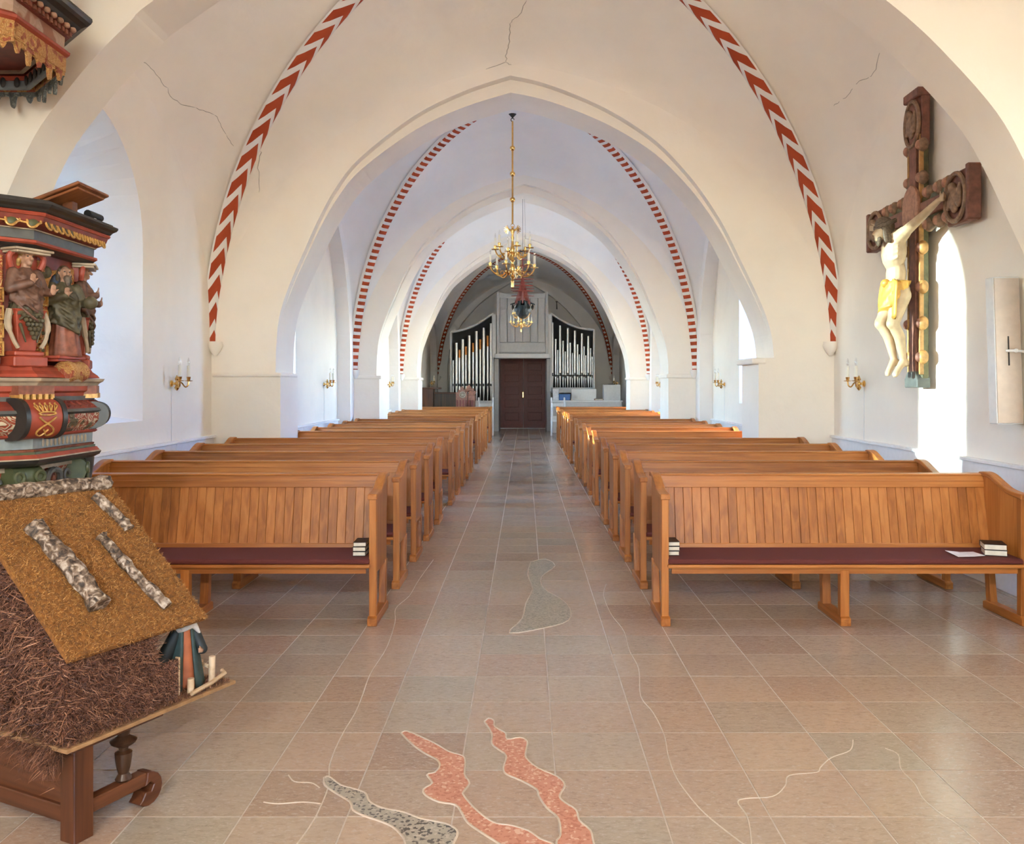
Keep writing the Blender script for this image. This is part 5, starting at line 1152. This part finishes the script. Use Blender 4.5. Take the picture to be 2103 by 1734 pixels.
# panels between the corners: niche, saint, gilt ornament
for k in (-1, 0):
    for s in (-1, 1):
        mb = MB(); mb.M = ff(k, 0.632, s*0.135, 1.96, 0.006); mb.box(-0.035, 0.035, -0.012, 0.01, -0.22, 0.26); mb.build('ornament_panel', 'carving_red_gold', pu, bevel=0.004)
        for j in range(4):
            mb = MB(); mb.M = ff(k, 0.632, s*0.135, 1.775+0.085*j, 0.020); mb.loft([[(x, 0, -0.032), (x, -0.010, -0.032), (x, -0.010, 0.032), (x, 0, 0.032)] for x in (-0.036, -0.028)]).loft([[(x, 0, -0.032), (x, -0.010, -0.032), (x, -0.010, 0.032), (x, 0, 0.032)] for x in (0.028, 0.036)])
            mb.box(-0.036, 0.036, -0.010, 0, 0.026, 0.034); mb.box(-0.036, 0.036, -0.010, 0, -0.034, -0.026); mb.build('gilt_frame', 'gilt', pu)
            mb = MB(); mb.M = ff(k, 0.632, s*0.135, 1.775+0.085*j, 0.020); mb.ell((0, -0.002, 0), (0.014, 0.006, 0.010), 8, 6); mb.build('green_gem', 'paint_green', pu, smooth=True)
    mb = MB(); mb.M = ff(k, 0.632, 0, 1.76, 0.004); ar = [(-0.10, 0.0), (-0.10, 0.30)]+[(-0.10*math.cos(q), 0.30+0.12*math.sin(q)) for q in [PI*j/10 for j in range(11)]]+[(0.10, 0.30), (0.10, 0.0)]
    mb.prism(ar, 'xz', -0.006, 0.006); mb.build('niche', 'paint_black', pu)
    mb = MB(); mb.M = ff(k, 0.632, 0, 1.76, 0.012); mb.tube([(x, 0, z) for x, z in ar], 0.012, 7); mb.build('niche_arch', 'carving_gold', pu, smooth=True)
    for s in (-1, 1):
        mb = MB(); mb.M = ff(k, 0.632, s*0.085, 2.17, 0.014); mb.ell((0, 0, 0), (0.03, 0.018, 0.03)); mb.ell((s*0.035, 0, -0.02), (0.03, 0.012, 0.018)); mb.build('cherub', 'robe_olive', pu, smooth=True)
    mb = MB(); mb.M = ff(k, 0.632, 0, 1.735, 0.0); mb.box(-0.13, 0.13, -0.10, 0.01, 0.0, 0.014); mb.box(-0.115, 0.115, -0.085, 0.01, -0.014, 0.0); mb.build('statue_ledge', 'paint_red', pu, bevel=0.003)
    statue(pu, 'saint', ff(k, 0.632, 0.0, 1.749, 0.055) @ Matrix.Rotation(math.radians(-38 if k == 0 else 0), 4, 'Z'), 0.46, 'robe_rust', 'robe_olive', 'hair_brown', beard=True, globe=True, label='carved bearded saint in olive mantle with raised hand and globe')
    mb = MB(); mb.M = ff(k, 0.69, 0.03, 1.67, 0.02); mb.lathe([(0.004, -0.085), (0.052, -0.085), (0.058, -0.06), (0.050, 0.0), (0.058, 0.06), (0.052, 0.085), (0.004, 0.085)], (0, 0, 0), 18, 'x'); mb.build('bracket_scroll', 'carving_gold', pu, smooth=True)
    # apron carving: mask with drapery
    mb = MB(); mb.M = ff(k, 0.60, 0, 1.10, 0.02)
    for s in (-1, 1): mb.tube(spline([(0, -0.01, 0.07), (s*0.05, -0.015, 0.055), (s*0.06, -0.01, 0.0), (s*0.04, 0.0, -0.06), (s*0.055, 0.01, -0.11)], 4), 0.016, 7); mb.tube([(s*0.14+0.025*math.cos(q), -0.005, 0.03+0.025*math.sin(q)) for q in [2*PI*j/12 for j in range(11)]], 0.010, 6)
    mb.build('apron_scroll', 'paint_grey', pu, smooth=True)
    mb = MB(); mb.M = ff(k, 0.60, 0, 1.08, 0.015)
    for s in (-1, 1): mb.ell((s*0.022, -0.006, -0.01), (0.018, 0.014, 0.07))
    mb.build('apron_leaf', 'robe_rust', pu, smooth=True)
    mb = MB(); mb.M = ff(k, 0.60, 0, 1.195, 0.022); mb.box(-0.24, 0.24, -0.01, 0.01, -0.012, 0.012); mb.build('apron_lip', 'paint_cream', pu)
MB().lathe([(0.030, 0.0), (0.034, 0.04), (0.020, 0.10), (0.020, 0.5), (0.030, 0.6), (0.024, 0.75), (0.018, 0.95), (0.026, 1.02), (0.020, 1.08), (0.032, 1.16), (0.036, 1.21)], (0.655, 0.295, 0), 12).build('turned_post', 'paint_black', pu, smooth=True)
# book rest on the rim, with a lamp
bk = empty('book_rest', (-2.33, 4.40, 2.482)); tag(bk, 'sloping brown wooden book rest on top of the pulpit rim', 'book rest')
mb = MB(); mb.M = Matrix.Translation((0.0, 0.0, 0.062)) @ Matrix.Rotation(math.radians(-21), 4, 'Y')
mb.box(-0.145, 0.145, -0.155, 0.155, 0.0, 0.016); mb.build('desk_board', 'book_rest_wood', bk, bevel=0.004)
mb2 = MB(); mb2.M = mb.M; mb2.box(-0.125, 0.125, -0.135, 0.135, -0.012, 0.0); mb2.build('desk_tray', 'book_rest_wood', bk, bevel=0.004)
MB().box(-0.02, 0.03, -0.02, 0.03, 0.0, 0.055).build('support', 'book_rest_wood', bk)
tl = empty('reading_lamp', (PX+0.72, PY+0.22, 2.482)); tag(tl, 'small reading lamp tube lying on the pulpit rim beside the book rest', 'lamp')
MB().tube([(0.0, -0.05, 0.035), (0.0, 0.09, 0.035)], 0.020, 10).build('lamp_tube', 'iron', tl, smooth=True); MB().box(-0.012, 0.012, 0.0, 0.024, 0.0, 0.03).build('lamp_foot', 'white_paint', tl)
MB().ell((0, 0.092, 0.035), 0.017).build('bulb', 'bulb_white', tl, smooth=True)
# ------------------------------------------------------------------ sounding board above the pulpit
sb = empty('sounding_board', (PX, PY, 3.22)); tag(sb, 'carved octagonal sounding board hanging above the pulpit', 'sounding board')
def sband(name, prof, mat): 
    o = MB().loft([oring(a, z-3.22) for a, z in prof]).build(name, mat, sb); return o
def swall(name, prof, mat):
    """open ring with wall thickness"""
    rg = [oring(a, z-3.22) for a, z in prof]+[oring(a-0.025, z-3.22) for a, z in prof[::-1]]; rg.append(rg[0])
    return MB().loft(rg, caps=False).build(name, mat, sb)
sband('black_cornice', [(0.55, 3.520), (0.625, 3.524), (0.640, 3.540), (0.668, 3.556), (0.682, 3.570), (0.690, 3.585), (0.688, 3.60), (0.66, 3.61), (0.45, 3.64)], 'paint_black')
sband('dentil_band', [(0.52, 3.478), (0.588, 3.480), (0.592, 3.505), (0.610, 3.510), (0.612, 3.524), (0.52, 3.526)], 'paint_dark_red')
sband('marbled_frieze', [(0.50, 3.412), (0.562, 3.414), (0.566, 3.480), (0.50, 3.482)], 'marbled')
swall('red_moulding', [(0.572, 3.372), (0.588, 3.384), (0.590, 3.398), (0.570, 3.414)], 'paint_red')
swall('carved_apron', [(0.570, 3.292), (0.572, 3.375)], 'carving_gold')
sband('soffit', [(0.54, 3.39), (0.555, 3.40), (0.5, 3.41)], 'paint_dark_red')
swall('soffit_frame', [(0.48, 3.372), (0.50, 3.395)], 'paint_cream')
for k in range(-4, 4):
    for j in range(13):
        mb = MB(); mb.M = Matrix.Translation((0, 0, -3.22)) @ ff(k, 0.590, -0.225+0.0375*j, 3.481, 0.006); mb.box(-0.010, 0.010, -0.008, 0.01, 0.0, 0.024)
        if k in (-1, 0): mb.build('dentil', 'robe_rust', sb)
    if k in (-1, 0):
        for j in range(8):
            mb = MB(); mb.M = Matrix.Translation((0, 0, -3.22)) @ ff(k, 0.606, -0.22+0.063*j, 3.516, 0.010); mb.ell((0, 0, 0), (0.022, 0.016, 0.016), 8, 6); mb.build('shell_bead', 'flesh_paint', sb, smooth=True)
    # pierced hanging edge
    for j in range(5):
        u = -0.19+0.095*j; dp = 0.05+0.028*(j % 2)
        mb = MB(); mb.M = Matrix.Translation((0, 0, -3.22)) @ ff(k, 0.558, u, 3.296); mb.prism(spline([(-0.044, 0.004), (-0.045, -0.022), (-0.020, -0.03), (-0.012, -dp), (0.0, -dp-0.016), (0.012, -dp), (0.020, -0.03), (0.045, -0.022), (0.044, 0.004)], 3), 'xz', -0.008, 0.008)
        mb.build('pendant_leaf', 'carving_grey' if k not in (-1, 0) else 'carving_gold', sb)
    if k in (1, 2, 3, -4, -3):
        mb = MB(); mb.M = Matrix.Translation((0, 0, -3.22)) @ ff(k, 0.50, 0, 3.35); mb.box(-0.20, 0.20, 0.0, 0.012, -0.012, 0.012); mb.build('inner_rail', 'paint_red', sb)
        mb = MB(); mb.M = Matrix.Translation((0, 0, -3.22)) @ ff(k, 0.515, 0, 3.325); mb.box(-0.21, 0.21, 0.0, 0.02, -0.035, 0.035); mb.build('inner_board', 'paint_blue_grey', sb)
        for j in range(5):
            mb = MB(); mb.M = Matrix.Translation((0, 0, -3.22)) @ ff(k, 0.505, -0.16+0.08*j, 3.325); mb.ell((0, 0.022, 0), (0.017, 0.010, 0.030), 8, 6); mb.build('inner_boss', 'paint_black', sb, smooth=True)
for k in (-1, 0): 
    mb = MB(); mb.M = Matrix.Translation((0, 0, -3.22)) @ fc(k, 0.60, 3.61, -0.06); mb.lathe([(0.035, 0), (0.030, 0.05), (0.022, 0.08), (0.024, 0.30), (0.036, 0.33)], (0, 0, 0), 10); mb.build('gilt_column', 'gilt', sb, smooth=True)
MB().lathe([(0.42, 0.40), (0.40, 0.75), (0.30, 0.95), (0.12, 1.2), (0.05, 1.5), (0.004, 1.6)], (0, 0, 0), 8).build('crown_tier', 'carving_cream_red', sb)
MB().tube([(-0.05, 0.0, 0.3), (-0.70, 0.1, 0.55)], 0.02, 6).build('wall_stay', 'iron', sb)

# ------------------------------------------------------------------ low old table and the nativity stable on it
RZ = math.atan2(0.90, 0.436)
N0 = Vector((-1.58, 2.95, 0))
tb = empty('low_table', N0, RZ); tag(tb, 'low brown table with square leg, turned leg and scroll foot under the stable', 'table')
MB().box(0.03, 0.42, -0.005, 1.25, 0.325, 0.350).build('table_top', 'brown_wood_y', tb, bevel=0.004)
for ly in (0.005, 1.15):
    MB().box(0.045, 0.122, ly, ly+0.075, 0.0, 0.325).build('square_leg', 'brown_wood_z', tb, bevel=0.003)
    MB().box(0.12, 0.36, ly+0.012, ly+0.063, 0.075, 0.125).build('stretcher', 'brown_wood_x', tb, bevel=0.004)
    sc_ = [(0.36, 0.125)]+[(0.365+0.062*math.sin(q), 0.062+0.063*math.cos(q)) for q in [j*PI*1.25/10 for j in range(11)]]+[(0.335, 0.03), (0.350, 0.055), (0.375, 0.05), (0.388, 0.072), (0.372, 0.088), (0.35, 0.078)]
    MB().prism(sc_, 'xz', ly+0.005, ly+0.070).build('scroll_foot', 'brown_wood_x', tb, bevel=0.003)
    MB().lathe([(0.022, 0.125), (0.030, 0.135), (0.018, 0.155), (0.024, 0.175), (0.030, 0.215), (0.031, 0.232), (0.016, 0.240), (0.018, 0.252), (0.044, 0.268), (0.048, 0.276), (0.030, 0.288), (0.020, 0.296), (0.026, 0.312), (0.026, 0.326)], (0.275, ly+0.037, 0), 18).build('turned_leg', 'dark_wood', tb, smooth=True)
MB().box(0.075, 0.090, 0.08, 1.15, 0.10, 0.325).build('side_panel', 'brown_wood_y', tb)
MB().box(0.058, 0.105, 0.08, 1.15, 0.055, 0.115).build('side_rail', 'brown_wood_y', tb, bevel=0.004)

st = empty('nativity_stable', N0+Vector((0, 0, 0.351)), RZ); tag(st, 'toy nativity stable of moss with thatched roof and birch bark logs', 'nativity stable')
Z0 = 0.0
MB().box(-0.02, 0.755, -0.045, 1.12, 0.0, 0.014).build('base_board', 'board_edge', st, bevel=0.002)
EV, RG, LR = 0.305, 0.795, 0.55      # eave and ridge height, run
sl = Vector((0, LR, RG-EV)).normalized()
nr = Vector((0, -(RG-EV), LR)).normalized()
def roofp(lx, t, up=0.0):
    """point on the front roof slope, t from eave to ridge"""
    return Vector((lx, 0.0+LR*t, EV+(RG-EV)*t))+nr*up
rf = MB().loft([[tuple(roofp(x, -0.02, 0.0)), tuple(roofp(x, 1.0, 0.0)), tuple(roofp(x, 1.0, 0.022)), tuple(roofp(x, -0.02, 0.022))] for x in (0.005, 0.615)]).build('roof_slope', 'moss_ground_gold', st)
MB().loft([[(x, 2*LR-p.y, p.z) for p in (roofp(x, 0.0), roofp(x, 1.0), roofp(x, 1.0, 0.022), roofp(x, 0.0, 0.022))] for x in (0.005, 0.615)]).build('roof_slope', 'moss_ground_gold', st)
gw = MB().prism([(0.03, 0.014), (0.03, EV), (LR, RG-0.02), (2*LR-0.03, EV), (2*LR-0.03, 0.014)], 'yz', 0.035, 0.055).build('gable_wall', 'moss_ground', st)
fw = MB().box(0.035, 0.375, 0.025, 0.045, 0.014, EV+0.03).build('front_wall', 'moss_ground', st)
lw = MB().box(0.38, 0.51, 0.02, 0.032, 0.014, 0.165).build('low_wall', 'moss_ground', st)
MB().box(0.511, 0.517, 0.016, 0.036, 0.014, 0.170).build('low_wall_edge', 'pale_wood', lw)
MB().box(0.06, 0.60, 1.06, 1.075, 0.014, EV).build('back_wall', 'moss_ground', st)
MB().tube([(0.40, 0.05, 0.014), (0.385, 0.06, EV+0.06)], 0.011, 7).build('corner_post', 'pale_wood', st); MB().tube([(0.60, 0.50, 0.014), (0.60, 0.52, 0.72)], 0.012, 7).build('corner_post', 'pale_wood', st)
# moss strands
def strands(parent, name, mat, spot, n, ln, wd, seed, curl=0.6):
    rnd = random.Random(seed); vs = []; fs = []
    for _ in range(n):
        p, nn = spot(rnd); nn = nn.normalized()
        t = Vector((rnd.gauss(0, 1), rnd.gauss(0, 1), rnd.gauss(0, 1))); t = (t-nn*t.dot(nn)*0.75).normalized()
        d = (t+nn*rnd.uniform(0.15, 0.9)).normalized(); sd = d.cross(nn).normalized() if d.cross(nn).length > 1e-3 else Vector((1, 0, 0)); l = ln*rnd.uniform(0.5, 1.5); w = wd*rnd.uniform(0.6, 1.3); b0 = len(vs)
        bend = Vector((rnd.gauss(0, 1), rnd.gauss(0, 1), rnd.gauss(0, 1)-0.4)).normalized()*curl; q = p.copy()
        for k in range(4):
            ww = w*(1-k/3.2); vs += [tuple(q-sd*ww), tuple(q+sd*ww)]; d = (d+bend*0.45).normalized(); q = q+d*l/3
        for k in range(3): fs.append((b0+2*k, b0+2*k+1, b0+2*k+3, b0+2*k+2))
    mb = MB(); mb.add(vs, fs); o = mb.build(name, mat, parent, wind=False); o['kind'] = 'stuff'; return o
X_, Y_, Z_ = Vector((1, 0, 0)), Vector((0, 1, 0)), Vector((0, 0, 1))
def on_roof(r):
    return roofp(r.uniform(0.0, 0.62), r.uniform(-0.03, 1.0), 0.022), nr
strands(rf, 'roof_thatch', 'moss_gold', on_roof, 18000, 0.015, 0.0015, 1, curl=1.2)
def on_gable(r):
    while True:
        y, z = r.uniform(0.0, 1.08), r.uniform(0.0, RG)
        if z < EV+(RG-EV)*min(y, 2*LR-y)/LR: break
    return Vector((0.033-r.random()*0.05*(1-z/RG), y, z)), -X_
strands(gw, 'gable_moss', 'moss_purple', on_gable, 16000, 0.034, 0.0020, 2, curl=1.1)
strands(fw, 'wall_moss', 'moss_purple', lambda r: (Vector((r.uniform(0.0, 0.40), 0.022-r.random()*0.02, r.uniform(0.01, EV))), -Y_), 8000, 0.026, 0.0018, 3, curl=1.1)
strands(lw, 'wall_moss', 'moss_purple', lambda r: (Vector((r.uniform(0.385, 0.508), 0.018, r.uniform(0.014, 0.165))), -Y_), 1600, 0.018, 0.0012, 4)
strands(st, 'ground_moss', 'moss_purple', lambda r: (Vector((r.uniform(-0.01, 0.74), r.uniform(-0.035, 0.10), 0.016)), Z_), 4500, 0.020, 0.0013, 5)
strands(st, 'hanging_moss', 'moss_purple', lambda r: (Vector((r.uniform(-0.03, 0.02), abs(r.gauss(0, 0.12))+0.03, 0.02-abs(r.gauss(0, 0.045)))), (-X_-Z_*0.8)), 2200, 0.040, 0.0013, 6, curl=0.9)
strands(gw, 'gable_wisps', 'moss_purple', on_gable, 2600, 0.075, 0.0019, 12, curl=1.3)
strands(fw, 'wall_wisps', 'moss_purple', lambda r: (Vector((r.uniform(0.0, 0.40), 0.015, r.uniform(0.01, EV))), -Y_), 1200, 0.055, 0.0018, 13, curl=1.3)
# birch bark logs on the roof
def birch(pts, r0, name='birch_log', seed=0):
    rnd = random.Random(seed); P = spline([Vector(p) for p in pts], 6); mb = MB(); rings = []
    P = [Vector(p) for p in P]; n = 14
    for i, p in enumerate(P):
        t = (P[min(i+1, len(P)-1)]-P[max(i-1, 0)]).normalized(); a = t.cross(nr).normalized(); b_ = t.cross(a)
        rr = r0*(1+0.10*rnd.gauss(0, 1)); rings.append([tuple(p+(a*math.cos(2*PI*k/n)+b_*math.sin(2*PI*k/n))*rr*(1+0.10*math.sin(3*k+i*0.9)+0.05*rnd.gauss(0, 1))) for k in range(n)])
    mb.loft(rings); o = mb.build(name, 'birch', st, smooth=True); return o
birch([roofp(0.17, 0.78, 0.035), roofp(0.19, 0.55, 0.045), roofp(0.20, 0.38, 0.050), roofp(0.20, 0.20, 0.05)], 0.034, seed=1)
birch([roofp(0.405, 0.64, 0.035), roofp(0.42, 0.45, 0.035), roofp(0.44, 0.28, 0.035), roofp(0.47, 0.10, 0.035)], 0.021, seed=2)
birch([roofp(0.50, 0.93, 0.034), roofp(0.52, 0.84, 0.034), roofp(0.54, 0.74, 0.030), roofp(0.55, 0.66, 0.026)], 0.022, seed=3)
birch([(0.0, LR, RG+0.032), (0.2, LR, RG+0.036), (0.4, LR, RG+0.034), (0.61, LR, RG+0.030)], 0.032, 'ridge_log', seed=4)
# little fence
fn = empty('stick_fence', (0, 0, 0)); fn.parent = st; fn.name = 'stick_fence'
for lx, ly, h_ in ((0.555, 0.0, 0.062), (0.70, 0.035, 0.105), (0.745, 0.15, 0.06)):
    MB().tube([(lx, ly, 0.014), (lx+0.002, ly, 0.014+h_)], 0.0135, 9).build('fence_post', 'pale_wood', fn, smooth=True)
MB().tube([(0.53, -0.032, 0.028), (0.64, -0.022, 0.035), (0.73, -0.008, 0.046), (0.742, 0.02, 0.05)], 0.009, 7).build('fence_rail', 'pale_wood', fn, smooth=True)
MB().tube([(0.70, 0.05, 0.075), (0.70, 0.14, 0.085)], 0.008, 7).build('fence_rail', 'pale_wood', fn, smooth=True)

# ------------------------------------------------------------------ nativity figure
e1 = Vector((0.436, 0.90, 0)); e2 = Vector((-0.90, 0.436, 0))
base = N0+e1*0.605+e2*0.085; fg = empty('nativity_figurine', (base.x, base.y, 0.3675), math.radians(38)); tag(fg, 'cloaked nativity figurine in dark green with orange tunic and white scarf', 'figurine')
def cloak(name, mat, w0, w1, z0, z1, a0, a1, fold, par, thick=0.006, yo=0):
    rg = []
    for j in range(13):
        t = j/12; w = w0+(w1-w0)*t**0.9; z = z0+(z1-z0)*t; row = []
        for lay in (0, 1):
            idx = range(25) if lay == 0 else range(24, -1, -1)
            for i in idx:
                a = a0+(a1-a0)*i/24; f_ = 1+fold*(1-t*0.8)*math.sin(i*1.35+t*1.5); ww = (w-lay*thick)*f_; row.append((ww*math.cos(a), ww*0.78*math.sin(a)+yo, z))
        rg.append(row)
    return MB().loft(rg).build(name, mat, par, smooth='all')
tu = cloak('tunic', 'robe_orange', 0.050, 0.034, 0.0, 0.235, 0, 2*PI, 0.05, fg)
cloak('cloak', 'cloak_green', 0.078, 0.040, 0.0, 0.245, -PI/2+0.35, 1.5*PI-0.35, 0.09, fg)
ck = MB(); ck.cap((-0.035, 0.0, 0.225), (-0.085, 0.005, 0.12), 0.024, 0.036).cap((0.036, 0, 0.225), (0.060, -0.03, 0.15), 0.022, 0.022); melt(ck.build('sleeve', 'cloak_dark', fg), 0.006, 1)
hb = MB().cap((0, 0, 0.235), (0, -0.004, 0.262), 0.016, 0.015).ell((0, -0.006, 0.284), (0.023, 0.026, 0.030)).cap((0, -0.031, 0.285), (0, -0.037, 0.276), 0.004, 0.005)
for q in (-1, 1): hb.ell((q*0.009, -0.030, 0.291), (0.005, 0.003, 0.003)); hb.ell((q*0.023, -0.003, 0.284), (0.004, 0.006, 0.008))
hn = MB().cap((0.056, -0.035, 0.145), (0.046, -0.058, 0.152), 0.010, 0.009)
for q in range(4): hn.cap((0.046, -0.056, 0.146+q*0.005), (0.036, -0.064+0.001*q, 0.147+q*0.005), 0.0034, 0.003, 6)
hn.cap((0.05, -0.05, 0.158), (0.042, -0.054, 0.168), 0.0035, 0.003, 6); melt(hn.build('hand', 'flesh_paint', fg), 0.0025, 0)
melt(hb.build('head', 'flesh_paint', fg), 0.0032, 1)
MB().ell((0, 0.004, 0.292), (0.027, 0.028, 0.028)).build('hair', 'hair_dark', fg, smooth=True)
sf = MB().tube([(0.034*math.cos(a), 0.030*math.sin(a), 0.246+0.010*math.cos(a)) for a in [2*PI*k_/20 for k_ in range(21)]], 0.012, 8).cap((0.030, -0.018, 0.250), (0.046, -0.036, 0.222), 0.015, 0.006)
melt(sf.build('scarf', 'scarf_white', fg), 0.005, 1)
